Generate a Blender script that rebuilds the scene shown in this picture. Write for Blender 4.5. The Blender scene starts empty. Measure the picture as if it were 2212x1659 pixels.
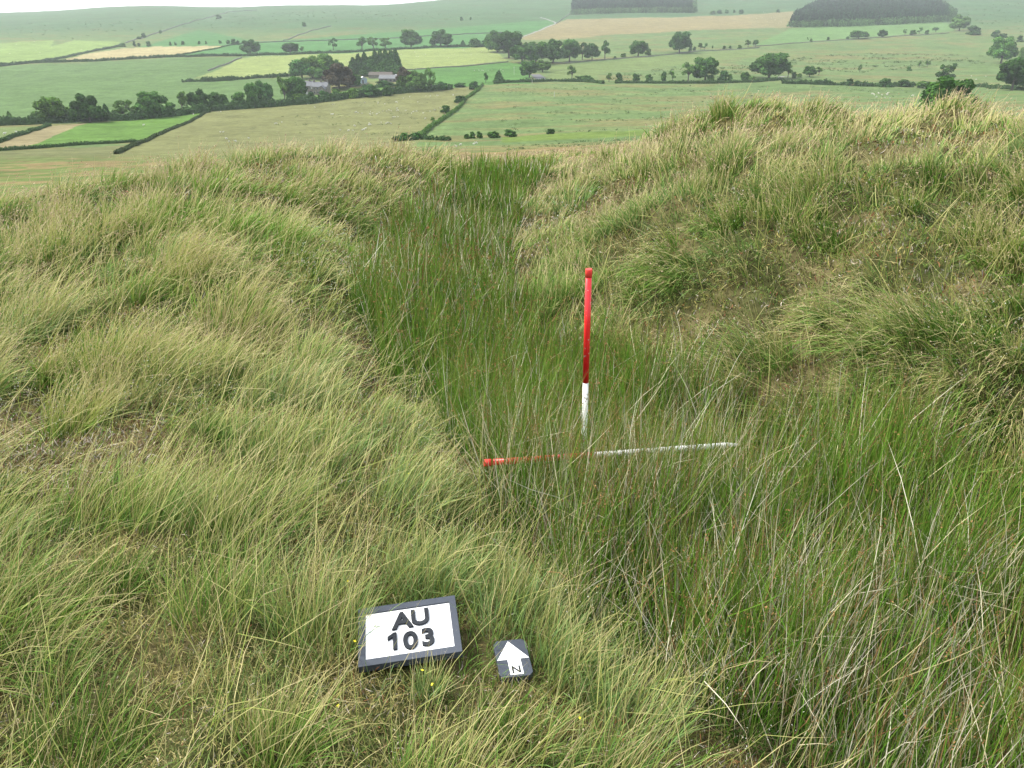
import bpy, math, random
import numpy as np
from mathutils import Vector, Matrix, Euler
PI = math.pi
R = math.radians

# ------------------------------------------------------------------ camera, sky, sun, exposure
sc = bpy.context.scene
COL = sc.collection
PITCH = 24.5
FL = 1719.0 / 2212.0            # focal length over picture width
cam = bpy.data.cameras.new("camera")
cam.sensor_width = 36.0
cam.lens = 36.0 * FL
cam.clip_start = 0.05
cam.clip_end = 20000
camo = bpy.data.objects.new("camera", cam)
camo.location = (0, 0, 1.6)
camo.rotation_euler = (R(90 - PITCH), 0, 0)
COL.objects.link(camo)
sc.camera = camo
sc.view_settings.view_transform = 'Standard'
sc.view_settings.look = 'None'
sc.view_settings.exposure = 1.60
sc.view_settings.gamma = 1.0
sc.cycles.max_bounces = 6
sc.cycles.diffuse_bounces = 3
sc.cycles.glossy_bounces = 2
sc.cycles.transmission_bounces = 3
sc.cycles.volume_bounces = 0
sc.cycles.caustics_reflective = False
sc.cycles.caustics_refractive = False

SUN_EL, SUN_AZ = 52.0, -75.0     # azimuth from +Y, clockwise positive
w = bpy.data.worlds.new("World")
sc.world = w
w.use_nodes = True
nt = w.node_tree
for n in list(nt.nodes): nt.nodes.remove(n)
o_ = nt.nodes.new('ShaderNodeOutputWorld')
bg = nt.nodes.new('ShaderNodeBackground')
bg.inputs['Strength'].default_value = 0.105
sky = nt.nodes.new('ShaderNodeTexSky')
sky.sky_type = 'NISHITA'
sky.sun_disc = False
sky.sun_elevation = R(SUN_EL)
sky.sun_rotation = R(SUN_AZ)
sky.altitude = 300
sky.air_density = 1.0
sky.dust_density = 3.0
mixn = nt.nodes.new('ShaderNodeMixRGB')
mixn.inputs['Fac'].default_value = 0.7      # bright even cloud over most of the sky
mixn.inputs[2].default_value = (6.0, 6.2, 6.4, 1)
nt.links.new(sky.outputs[0], mixn.inputs[1])
nt.links.new(mixn.outputs[0], bg.inputs['Color'])
nt.links.new(bg.outputs[0], o_.inputs['Surface'])
sun = bpy.data.lights.new("sun", 'SUN')
sun.energy = 2.2
sun.angle = R(5)
sun.color = (1.0, 0.96, 0.88)
suno = bpy.data.objects.new("sun", sun)
e_, a_ = R(SUN_EL), R(SUN_AZ)
sd = Vector((math.sin(a_) * math.cos(e_), math.cos(a_) * math.cos(e_), math.sin(e_)))
suno.rotation_euler = sd.to_track_quat('Z', 'Y').to_euler()
suno.location = (0, 0, 30)
COL.objects.link(suno)

rng = np.random.default_rng(7)
random.seed(7)

# ------------------------------------------------------------------ helpers
def tag(o, label=None, cat=None, group=None, kind=None):
    if label: o['label'] = label
    if cat: o['category'] = cat
    if group: o['group'] = group
    if kind: o['kind'] = kind
    return o

def s2l(c):
    return tuple(((x / 255.0) / 12.92 if x / 255.0 <= 0.04045 else ((x / 255.0 + 0.055) / 1.055) ** 2.4) for x in c)

def mesh_np(name, V, loops, starts, totals, mat=None, cols=None, smooth=False):
    """mesh from flat numpy arrays"""
    me = bpy.data.meshes.new(name)
    me.vertices.add(len(V)); me.vertices.foreach_set('co', np.asarray(V, np.float32).ravel())
    me.loops.add(len(loops)); me.loops.foreach_set('vertex_index', np.asarray(loops, np.int32))
    me.polygons.add(len(starts))
    me.polygons.foreach_set('loop_start', np.asarray(starts, np.int32))
    me.polygons.foreach_set('loop_total', np.asarray(totals, np.int32))
    me.polygons.foreach_set('use_smooth', np.full(len(starts), smooth, dtype=bool))
    if cols is not None:
        at = me.color_attributes.new('col', 'FLOAT_COLOR', 'POINT')
        c4 = np.ones((len(V), 4), np.float32); c4[:, :3] = cols
        at.data.foreach_set('color', c4.ravel())
    me.update(calc_edges=True)
    if mat: me.materials.append(mat)
    return me

def quads_mesh(name, V, Q, mat, cols=None, smooth=False):
    Q = np.asarray(Q)
    k = Q.shape[1]
    return mesh_np(name, V, Q.ravel(), np.arange(len(Q)) * k, np.full(len(Q), k), mat, cols, smooth)

def link(name, me, parent=None, loc=None):
    o = bpy.data.objects.new(name, me)
    COL.objects.link(o)
    if parent: o.parent = parent
    if loc is not None: o.location = loc
    return o

def empty(name, loc=(0, 0, 0), rot=(0, 0, 0)):
    o = bpy.data.objects.new(name, None)
    o.empty_display_size = 0.2
    o.location = loc; o.rotation_euler = rot
    COL.objects.link(o)
    return o

class MB:
    """collects plain shapes into one mesh"""
    def __init__(s): s.v = []; s.f = []
    def add(s, v, f):
        n = len(s.v); s.v += [tuple(p) for p in v]; s.f += [tuple(i + n for i in q) for q in f]; return s
    def box(s, x0, x1, y0, y1, z0, z1):
        return s.add([(x0, y0, z0), (x1, y0, z0), (x1, y1, z0), (x0, y1, z0), (x0, y0, z1), (x1, y0, z1), (x1, y1, z1), (x0, y1, z1)],
                     [(0, 3, 2, 1), (4, 5, 6, 7), (0, 1, 5, 4), (1, 2, 6, 5), (2, 3, 7, 6), (3, 0, 4, 7)])
    def prism(s, pts, z0, z1):
        n = len(pts)
        return s.add([(x, y, z0) for x, y in pts] + [(x, y, z1) for x, y in pts],
                     [tuple(range(n))[::-1], tuple(range(n, 2 * n))] + [(i, (i + 1) % n, n + (i + 1) % n, n + i) for i in range(n)])
    def lathe(s, prof, seg=24, ax=None):
        v = []; f = []
        for r_, z in prof:
            for k in range(seg):
                t = 2 * PI * k / seg; v.append((r_ * math.cos(t), r_ * math.sin(t), z))
        for i in range(len(prof) - 1):
            for k in range(seg):
                k2 = (k + 1) % seg
                f.append((i * seg + k, i * seg + k2, (i + 1) * seg + k2, (i + 1) * seg + k))
        f.append(tuple(range(seg))[::-1]); m = (len(prof) - 1) * seg; f.append(tuple(range(m, m + seg)))
        return s.add(v, f)
    def build(s, name, mat, parent=None, bevel=0, smooth=False):
        me = bpy.data.meshes.new(name)
        me.from_pydata(s.v, [], s.f); me.update()
        if smooth:
            for p in me.polygons: p.use_smooth = True
        me.materials.append(mat)
        o = link(name, me, parent)
        if bevel:
            b = o.modifiers.new('bevel', 'BEVEL'); b.width = bevel; b.segments = 2; b.limit_method = 'ANGLE'
        return o

def _h(ix, iy, seed):
    n = (ix.astype(np.int64) * 374761393 + iy.astype(np.int64) * 668265263 + seed * 1442695041) & 0xffffffff
    n = ((n ^ (n >> 13)) * 1274126177) & 0xffffffff
    return ((n ^ (n >> 16)) & 0xffff) / 65535.0
def vnoise(x, y, seed=0):
    ix = np.floor(x); iy = np.floor(y); fx = x - ix; fy = y - iy
    ux = fx * fx * (3 - 2 * fx); uy = fy * fy * (3 - 2 * fy)
    a = _h(ix, iy, seed); b = _h(ix + 1, iy, seed); c = _h(ix, iy + 1, seed); d = _h(ix + 1, iy + 1, seed)
    return (a * (1 - ux) + b * ux) * (1 - uy) + (c * (1 - ux) + d * ux) * uy
def fbm(x, y, f, oct=4, seed=0):
    x = np.asarray(x, float); y = np.asarray(y, float)
    s = 0; a = 1; t = 0
    for k in range(oct):
        s = s + a * vnoise(x * f + 17.3 * k, y * f - 9.1 * k, seed + k); t += a; a *= 0.5; f *= 2.03
    return s / t * 2 - 1          # about -1..1
def sstep(a, b, x):
    t = np.clip((x - a) / (b - a), 0, 1); return t * t * (3 - 2 * t)
def inpoly(x, y, poly):
    r = np.zeros(np.shape(x), bool); n = len(poly)
    for i in range(n):
        x0, y0 = poly[i]; x1, y1 = poly[(i + 1) % n]
        if y0 == y1: continue
        c = ((y0 > y) != (y1 > y)) & (x < (x1 - x0) * (y - y0) / (y1 - y0) + x0)
        r ^= c
    return r

# ------------------------------------------------------------------ surveying: sight lines of a 2212-wide view give bearings and slopes
CP, SP = math.cos(R(PITCH)), math.sin(R(PITCH))
def sight(px, py):
    """bearing x/y and drop per metre forward of a sight line"""
    a = (px - 1106.0) / 1719.0; b = (829.5 - py) / 1719.0
    dy = CP + b * SP; dz = -SP + b * CP
    return a / dy, -dz / dy
def pt_y(px, py, y, veg=0.0):
    s, t = sight(px, py); return (s * y, y, 1.6 - t * y - veg)
def pt_z(px, py, z, veg=0.0):
    s, t = sight(px, py); y = (1.6 - z) / t; return (s * y, y, z - veg)

# ------------------------------------------------------------------ terrain: the near hillside with its ditch and banks
ctl = [(0, 0, 0), (-1.5, 0, .05), (-3, 0, .1), (1.5, 0, -.25), (3, 0, -.1), (0, -4, .3), (-4, -3, .3), (4, -3, .2),
       (-.3, 1.8, -.04), (-1.2, 2, 0), (-2.5, 2, .05), (0.35, 1.9, -.14), (1.0, 1.5, -.26), (-.1, 1.3, -.02), (.1, 2.3, -.16),
       (2.4, 1.0, -.42), (1.9, 1.7, -.44), (1.4, 2.4, -.42), (.5, 3.1, -.42), (-.05, 4.6, -.68), (-.42, 7.6, -1.0), (-.25, 11, -1.25),
       (.0, 14.6, -1.5), (.55, 18.5, -1.75), (1.0, 25, -2.7), (1.6, 34, -3.6)]
for px, py, z in [(600, 700, -.12), (400, 500, -.25), (150, 500, -.45), (100, 700, -.25), (300, 900, -.07), (100, 1200, 0), (600, 1000, -.06),
                  (770, 430, -.48), (880, 1000, -.10), (700, 560, -.24), (860, 370, -.55),
                  (1300, 550, -.5), (1270, 450, -.78), (1500, 550, -.12), (1700, 400, .05), (1600, 700, -.38), (1800, 700, -.1),
                  (2000, 500, .12), (2100, 800, -.05), (2212, 950, -.2), (1750, 850, -.35), (1400, 420, -.45), (1330, 640, -.5), (2500, 700, .15)]:
    ctl.append(pt_z(px, py, z))
crest = [(870, 312, 15), (700, 322, 14), (550, 332, 13), (400, 347, 12.5), (200, 378, 11), (0, 415, 9.5), (-300, 470, 8.5),
         (1000, 330, 17), (1300, 325, 17), (1380, 297, 15.5), (1430, 282, 14.5), (1490, 260, 13.5), (1560, 240, 12.6), (1620, 238, 12.2), (1700, 242, 11.8), (1900, 238, 11), (2100, 238, 10), (2212, 238, 9.5), (2550, 244, 8.5)]
for px, py, y in crest:
    p = pt_y(px, py, y, .24); ctl.append(p)
    s, t = sight(px, py)
    for k, m in ((1.5, 1.17), (2.6, 1.3)):
        ctl.append((s * y * k, y * k, 1.6 - t * m * y * k - .3))
ctl = np.array(ctl)
def _tps(r2): return np.where(r2 > 1e-12, 0.5 * r2 * np.log(np.maximum(r2, 1e-12)), 0.0)
_n = len(ctl)
_A = np.zeros((_n + 3, _n + 3))
_d = ((ctl[:, None, :2] - ctl[None, :, :2]) ** 2).sum(-1)
_A[:_n, :_n] = _tps(_d) + np.eye(_n) * 0.02
_A[:_n, _n] = 1; _A[:_n, _n + 1:] = ctl[:, :2]; _A[_n, :_n] = 1; _A[_n + 1:, :_n] = ctl[:, :2].T
_W = np.linalg.solve(_A, np.append(ctl[:, 2], [0, 0, 0]))
def z_near(x, y):
    x = np.asarray(x, float); y = np.asarray(y, float)
    out = _W[_n] + _W[_n + 1] * x + _W[_n + 2] * y
    for i in range(_n):
        out = out + _W[i] * _tps((x - ctl[i, 0]) ** 2 + (y - ctl[i, 1]) ** 2)
    r = np.hypot(x, y)
    calm = 1 - np.exp(-(((x + .15) / .45) ** 2 + ((y - 1.75) / .35) ** 2))      # level spot under the boards
    lump = 1 + 1.6 * sstep(.6, 1.6, x) + .5 * sstep(4, 7, y)
    out = out + calm * lump * (fbm(x, y, 1.1, 2, 3) * .075 + fbm(x, y, 2.9, 2, 9) * .05)
    return out

# the valley: rows of (distance, height in the view at the left, middle and right)
prof = np.array([(20, 480, 352, 335), (30, 462, 348, 325), (45, 440, 345, 305), (60, 425, 342, 290), (140, 402, 337, 270), (210, 372, 328, 257), (320, 328, 312, 243), (420, 298, 290, 229),
                 (530, 273, 259, 216), (645, 254, 230, 205), (770, 226, 204, 192), (910, 196, 178, 175), (1120, 162, 150, 148), (1330, 137, 121, 120),
                 (1610, 109, 95, 92), (1960, 82, 68, 60), (2500, 54, 38, 25), (3150, 40, 14, -8), (3800, 31, -5, -58)], float)
def z_far(x, y):
    x = np.asarray(x, float); y = np.asarray(y, float)
    r = np.hypot(x, y)
    az = np.arctan2(x, y)
    D = np.where(np.abs(az) < R(40), y, r * math.cos(R(40)))
    D = np.maximum(D, 1.0)
    sx = np.clip(np.tan(np.clip(az, -R(60), R(60))), -1.1, 1.1)
    u = np.clip(sx / 0.70, -1, 1)          # -1 left edge of view .. 1 right edge
    L = np.log(np.clip(D, prof[0, 0], prof[-1, 0]))
    lp = np.log(prof[:, 0])
    T = [np.interp(L, lp, np.array([sight(0, q)[1] for q in prof[:, k]])) for k in (1, 2, 3)]
    wl = (u * u - u) / 2; wm = 1 - u * u; wr = (u * u + u) / 2
    t = T[0] * wl + T[1] * wm + T[2] * wr
    # the skyline dips and rises
    t = t + sstep(2100, 3500, D) * (0.0022 * np.sin(u * 9 + 4.1) + .001 * np.sin(u * 23))
    z = 1.6 - t * D
    z = z + fbm(x, y, 1 / 90.0, 3, 21) * np.clip(D / 260.0, .15, 2.2) + fbm(x, y, 1 / 14.0, 2, 31) * np.clip(D / 1200., .03, .35)
    zc = z
    z = np.where(D > 3800, zc - (D - 3800) * .12, z)
    back = sstep(R(60), R(110), np.abs(az))
    z = z * (1 - back) + (0.10 * np.minimum(r, 300)) * back
    return z
def ground_z(x, y):
    x = np.asarray(x, float); y = np.asarray(y, float)
    r = np.hypot(x, y)
    zf = z_far(x, y)
    m = r < 48
    zn = np.zeros_like(zf)
    if np.any(m):
        if zf.ndim: zn[m] = z_near(x[m], y[m])
        else: zn = z_near(x, y)
    k = sstep(24, 44, r)
    return np.where(m, zn * (1 - k) + zf * k, zf)

_far_grid = np.geomspace(55, 3790, 1500)
def hit(px, py, y0=55):
    """where a sight line meets the valley ground"""
    s, t = sight(px, py)
    yy = _far_grid[_far_grid >= y0]
    d = 1.6 - t * yy - ground_z(s * yy, yy)
    i = np.argmax(d < 0) if np.any(d < 0) else len(yy) - 1
    y = yy[i] if i == 0 else yy[i - 1] + (yy[i] - yy[i - 1]) * d[i - 1] / (d[i - 1] - d[i] + 1e-9)
    y = float(y)
    return (s * y, y, float(ground_z(np.array([s * y]), np.array([y]))[0]))
_near_grid = np.geomspace(.9, 45, 500)
def hit_near(px, py):
    s, t = sight(px, py)
    d = 1.6 - t * _near_grid - ground_z(s * _near_grid, _near_grid)
    i = np.argmax(d < 0) if np.any(d < 0) else len(d) - 1
    y = float(_near_grid[i]); return (s * y, y, float(ground_z(np.array([s * y]), np.array([y]))[0]))
def depth_of(p): return p[1] * CP + (1.6 - p[2]) * SP

# blocks of the survey: a zoomed sheet's pixels -> the 2212-wide view
Z1 = lambda x, y: (x * .2512, y * .2512)
Z2 = lambda x, y: (542.2 + x * .2512, y * .2512)
Z3 = lambda x, y: (1084.3 + x * .2512, y * .2512)
Z4 = lambda x, y: (1626.5 + x * .2647, y * .2647)
ZZ = {1: Z1, 2: Z2, 3: Z3, 4: Z4}

# ------------------------------------------------------------------ materials
def new_mat(name):
    m = bpy.data.materials.new(name); m.use_nodes = True
    t = m.node_tree; b = t.nodes['Principled BSDF']; b.inputs['Roughness'].default_value = .8
    return m, t, b
def fleck(m, colour, scale, pos):
    """small chips and dirt marks of another colour"""
    t = m.node_tree; b = t.nodes['Principled BSDF']; src = b.inputs['Base Color'].links[0].from_socket
    tc = t.nodes.new('ShaderNodeTexCoord'); nz = t.nodes.new('ShaderNodeTexNoise'); nz.inputs['Scale'].default_value = scale; nz.inputs['Detail'].default_value = 5
    mr = t.nodes.new('ShaderNodeMapRange'); mr.inputs['From Min'].default_value = pos; mr.inputs['From Max'].default_value = pos + .03
    mx = t.nodes.new('ShaderNodeMixRGB'); mx.inputs[2].default_value = (*colour, 1)
    t.links.new(tc.outputs['Object'], nz.inputs['Vector']); t.links.new(nz.outputs['Fac'], mr.inputs[0]); t.links.new(mr.outputs[0], mx.inputs[0]); t.links.new(src, mx.inputs[1]); t.links.new(mx.outputs[0], b.inputs['Base Color'])
def noise_mat(name, c1, c2, scale=5, rough=.8, bump=0, detail=4, spec=.3, bscale=None):
    m, t, b = new_mat(name)
    tc = t.nodes.new('ShaderNodeTexCoord'); nz = t.nodes.new('ShaderNodeTexNoise')
    nz.inputs['Scale'].default_value = scale; nz.inputs['Detail'].default_value = detail
    rp = t.nodes.new('ShaderNodeValToRGB'); rp.color_ramp.elements[0].position = .35; rp.color_ramp.elements[1].position = .65
    rp.color_ramp.elements[0].color = (*c1, 1); rp.color_ramp.elements[1].color = (*c2, 1)
    t.links.new(tc.outputs['Object'], nz.inputs['Vector']); t.links.new(nz.outputs['Fac'], rp.inputs[0]); t.links.new(rp.outputs[0], b.inputs['Base Color'])
    b.inputs['Roughness'].default_value = rough; b.inputs['Specular IOR Level'].default_value = spec
    if bump:
        bn = t.nodes.new('ShaderNodeBump'); bn.inputs['Strength'].default_value = bump; bn.inputs['Distance'].default_value = .002
        n2 = t.nodes.new('ShaderNodeTexNoise'); n2.inputs['Scale'].default_value = bscale or scale * 8
        t.links.new(tc.outputs['Object'], n2.inputs['Vector']); t.links.new(n2.outputs['Fac'], bn.inputs['Height']); t.links.new(bn.outputs[0], b.inputs['Normal'])
    return m
def attr_mat(name, trans=.0, rough=.7, spec=.3, jitter=0.0, tint=(1, 1, 1)):
    m, t, b = new_mat(name)
    at = t.nodes.new('ShaderNodeAttribute'); at.attribute_name = 'col'
    src = at.outputs['Color']
    mul = t.nodes.new('ShaderNodeMixRGB'); mul.blend_type = 'MULTIPLY'; mul.inputs[0].default_value = 1; mul.inputs[2].default_value = (*tint, 1)
    t.links.new(src, mul.inputs[1]); src = mul.outputs[0]
    if jitter:
        oi = t.nodes.new('ShaderNodeObjectInfo'); mr = t.nodes.new('ShaderNodeMapRange')
        mr.inputs['To Min'].default_value = 1 - jitter; mr.inputs['To Max'].default_value = 1 + jitter
        hs = t.nodes.new('ShaderNodeHueSaturation')
        t.links.new(oi.outputs['Random'], mr.inputs['Value']); t.links.new(mr.outputs[0], hs.inputs['Value']); t.links.new(src, hs.inputs['Color']); src = hs.outputs[0]
    t.links.new(src, b.inputs['Base Color'])
    b.inputs['Roughness'].default_value = rough; b.inputs['Specular IOR Level'].default_value = spec
    if trans:
        tr = t.nodes.new('ShaderNodeBsdfTranslucent'); mx = t.nodes.new('ShaderNodeMixShader'); mx.inputs[0].default_value = trans
        out = t.nodes['Material Output']
        t.links.new(src, tr.inputs['Color']); t.links.new(b.outputs[0], mx.inputs[1]); t.links.new(tr.outputs[0], mx.inputs[2]); t.links.new(mx.outputs[0], out.inputs['Surface'])
    return m

M_blade = attr_mat('grass_blade', .22, .6, .16)
M_rush = attr_mat('rush_stem', .12, .5, .2)
M_speck = attr_mat('flower_speck', .2, .8, .2)

# ground material: surveyed colours with finer mottling
def ground_mat():
    m, t, b = new_mat('turf')
    at = t.nodes.new('ShaderNodeAttribute'); at.attribute_name = 'col'
    tc = t.nodes.new('ShaderNodeTexCoord')
    src = at.outputs['Color']
    for sc_, st, k in ((.06, (1, 1, 1), .22), (.35, (1, .5, 1), .25), (9.0, (1, 1, 1), .5)):
        mp = t.nodes.new('ShaderNodeMapping'); mp.inputs['Scale'].default_value = st
        nz = t.nodes.new('ShaderNodeTexNoise'); nz.inputs['Scale'].default_value = sc_; nz.inputs['Detail'].default_value = 6
        mr = t.nodes.new('ShaderNodeMapRange'); mr.inputs['From Min'].default_value = .25; mr.inputs['From Max'].default_value = .75
        mr.inputs['To Min'].default_value = 1 - k; mr.inputs['To Max'].default_value = 1 + k
        hs = t.nodes.new('ShaderNodeMixRGB'); hs.blend_type = 'MULTIPLY'; hs.inputs[0].default_value = 1
        t.links.new(tc.outputs['Object'], mp.inputs[0]); t.links.new(mp.outputs[0], nz.inputs['Vector']); t.links.new(nz.outputs['Fac'], mr.inputs[0])
        t.links.new(src, hs.inputs[1]); t.links.new(mr.outputs[0], hs.inputs[2]); src = hs.outputs[0]
    t.links.new(src, b.inputs['Base Color'])
    b.inputs['Roughness'].default_value = .95; b.inputs['Specular IOR Level'].default_value = .02
    return m
M_turf = ground_mat()

# ------------------------------------------------------------------ field colours (what each crop or sward is)
ALB = 0.375
def fc(r, g, b, k=1.0): return np.array(s2l((r, g, b))) * ALB * k * np.array((1.05, 1.0, .86))
def wp(zone, pts):
    out = []
    for p in pts:
        q = ZZ[zone](*p) if zone else p
        h_ = hit(*q); out.append((h_[0], h_[1]))
    return out
FIELDS = [   # (sheet, outline, colour, mottling)
    (0, [(560, 90), (1190, 42), (1205, 55), (1095, 88), (1060, 108), (820, 120), (555, 120), (300, 122), (290, 104), (430, 64)], fc(104, 158, 100)),
    (1, [(-200, 380), (0, 372), (470, 347), (430, 400), (640, 345), (1050, 362), (960, 405), (400, 530), (200, 552), (0, 545), (-200, 560)], fc(158, 188, 118)),
    (1, [(470, 527), (700, 472), (1050, 417), (1350, 398), (1930, 395), (1800, 420), (1380, 497), (1100, 507), (700, 522)], fc(208, 200, 158)),
    (1, [(1400, 500), (1940, 400), (2212, 380), (2400, 380), (2400, 470), (2080, 478)], fc(104, 160, 100)),
    (1, [(-300, 600), (0, 575), (900, 535), (1560, 502), (2080, 490), (1690, 665), (1580, 700), (2212, 680), (2500, 675), (2500, 930), (1780, 960), (1000, 1030), (0, 1070), (-300, 1090)], fc(118, 152, 100)),
    (1, [(1690, 665), (2080, 500), (2212, 492), (2212, 655), (1900, 690)], fc(170, 190, 124)),
    (2, [(-20, 492), (700, 462), (1300, 425), (2080, 402), (2200, 520), (1400, 600), (1280, 600), (850, 640), (350, 650), (-20, 668)], fc(170, 190, 124)),
    (2, [(1280, 602), (1400, 600), (2212, 535), (2400, 560), (2400, 720), (1990, 730), (1700, 765), (1500, 740)], fc(108, 158, 90)),
    (2, [(560, 820), (900, 760), (1150, 735), (1150, 790), (800, 850), (560, 880)], fc(115, 158, 88)),
    (1, [(-300, 1300), (0, 1230), (420, 1085), (745, 1060), (480, 1160), (200, 1272), (0, 1285), (-300, 1350)], fc(178, 170, 136)),
    (1, [(200, 1272), (480, 1160), (745, 1060), (1100, 1035), (1800, 955), (1460, 1112), (1190, 1220), (600, 1245)], fc(118, 160, 84)),
    (1, [(-300, 1105), (0, 1100), (400, 1085), (0, 1215), (-300, 1280)], fc(140, 162, 108)),
    (1, [(-300, 1330), (0, 1300), (1170, 1245), (1000, 1325), (1000, 1500), (-300, 1700)], fc(138, 146, 106)),
    (1, [(1850, 940), (2212, 928), (2300, 928), (2300, 1500), (1000, 1500), (1000, 1325), (1200, 1240), (1470, 1120)], fc(150, 157, 112)),
    (2, [(-20, 930), (500, 890), (800, 855), (1300, 805), (1700, 770), (1980, 745), (1700, 1000), (1420, 1190), (1200, 1400), (-20, 1400)], fc(150, 157, 112)),
    (3, [(170, 325), (460, 205), (560, 165), (900, 158), (1500, 150), (2212, 120), (2212, 242), (1600, 262), (1000, 295), (500, 340), (200, 345)], fc(172, 164, 126)),
    (4, [(-20, 118), (330, 92), (300, 225), (-20, 233)], fc(168, 164, 126)),
    (4, [(300, 232), (700, 210), (1500, 178), (1580, 185), (1650, 250), (1100, 292), (600, 325), (0, 372)], fc(128, 168, 110)),
    (3, [(400, 560), (700, 545), (1200, 500), (1800, 448), (2212, 418), (2212, 470), (1500, 560), (900, 625), (700, 680), (420, 680)], fc(138, 162, 108)),
    (3, [(0, 1180), (400, 1150), (1240, 1118), (1240, 1168), (600, 1195), (0, 1225)], fc(132, 160, 88)),
]
far_default = fc(130, 160, 108)
FW = [(wp(z, p), c) for z, p, c in FIELDS]

def far_cols(x, y):
    D = np.maximum(y, 1)
    n1 = fbm(x, y, 1 / 70., 4, 5)[:, None]; n2 = fbm(x * .35, y, 1 / 22., 4, 15)[:, None]
    c = np.tile(far_default, (len(x), 1))
    n3 = fbm(x * .3, y, 1 / 9., 3, 25)[:, None]
    c = c * (1 + .14 * n1 + .14 * n2 + .12 * n3)
    brown = sstep(-.1, .5, n2 + .35 * n1 + .3 * n3) * .85
    c = c * (1 - brown) + fc(152, 149, 108) * brown
    moor = sstep(1750, 2350, D + 180 * n1[:, 0])[:, None]          # open moor on the upper slope
    mc = fc(100, 138, 98) * (1 + .22 * n1) * (1 - .5 * sstep(.1, .6, n2)) + fc(120, 118, 92) * sstep(.1, .6, n2) * .5
    c = c * (1 - moor) + mc * moor
    for poly, fcol in FW:
        m = inpoly(x, y, poly)
        if m.any():
            c[m] = fcol * (1 + .10 * n1[m] + .10 * n2[m] + .05 * n3[m])
    # the nearest rough slope below the crest
    near = 1 - sstep(230, 320, D + 25 * n1[:, 0])
    nn = fbm(x, y, 1 / 5., 3, 8)[:, None]
    g_ = sstep(-.1, .35, nn + .6 * n2 + np.where(x / D < -.2, .35, -.15)[:, None]); rc = fc(172, 158, 118) * (1 + .2 * nn) * (1 - g_) + fc(128, 150, 92) * g_
    c = c * (1 - near[:, None]) + rc * near[:, None]
    return c
def near_cols(x, y):
    n = fbm(x, y, 2.2, 4, 41)[:, None]; k = sstep(-.3, .4, n)
    return np.array((.05, .055, .02)) * (1 - k) + np.array((.10, .085, .04)) * k

# ------------------------------------------------------------------ ground sheets: polar rings round the viewer
az = np.concatenate([np.linspace(-180, -50, 28)[:-1], np.linspace(-50, -38, 50)[:-1], np.linspace(-38, 38, 860), np.linspace(38, 50, 50)[1:], np.linspace(50, 180, 28)[1:-1]])
az = np.radians(az)
def ring_sheet(name, radii, mat, centre=False):
    rr, aa = np.meshgrid(radii, az, indexing='ij')
    # distances run along y inside the view so rows follow the survey
    x = (rr * np.sin(aa)).ravel(); y = (rr * np.cos(aa)).ravel()
    z = ground_z(x, y)
    cn = near_cols(x, y); cf = far_cols(x, y); k = sstep(18, 34, np.hypot(x, y))[:, None]
    col = cn * (1 - k) + cf * k
    nr, na = len(radii), len(az)
    i = np.arange(nr - 1)[:, None] * na; j = np.arange(na)[None, :]; j2 = (j + 1) % na
    Q = np.stack([i + j, i + na + j, i + na + j2, i + j2], -1).reshape(-1, 4)
    V = np.stack([x, y, z], 1)
    me = quads_mesh(name, V, Q, mat, col, True)
    o = link(name, me); tag(o, kind='structure'); return o
ring_sheet('hillside', np.concatenate([[.02], np.geomspace(.4, 60, 330)]), M_turf)
ring_sheet('fields', np.geomspace(60, 2100, 440), M_turf)
ring_sheet('hills', np.concatenate([np.geomspace(2100, 5000, 140), [7000, 12000]]), M_turf)

# ------------------------------------------------------------------ trees
M_leaf = attr_mat('tree_leaf', .15, .9, .04, .35)
M_leaf_dark = attr_mat('tree_leaf_dark', .1, .9, .04, .25, (.8, .82, .8))
M_leaf_pale = attr_mat('tree_leaf_pale', .2, .9, .04, .15, (1.7, 1.45, 1.5))
M_leaf_red = attr_mat('copper_leaf', .1, .9, .04, .1, (1.15, .42, 1.2))
M_bark = noise_mat('bark', (.05, .045, .035), (.12, .11, .09), 3)
M_leaf_y = attr_mat('tree_leaf_fresh', .15, .9, .04, .25, (1.3, 1.12, .9)); M_leaf_b = attr_mat('tree_leaf_cool', .15, .9, .04, .25, (.85, .92, 1.05))
MATS = {'m': M_leaf, 'd': M_leaf_dark, 'p': M_leaf_pale, 'r': M_leaf_red}

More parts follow.
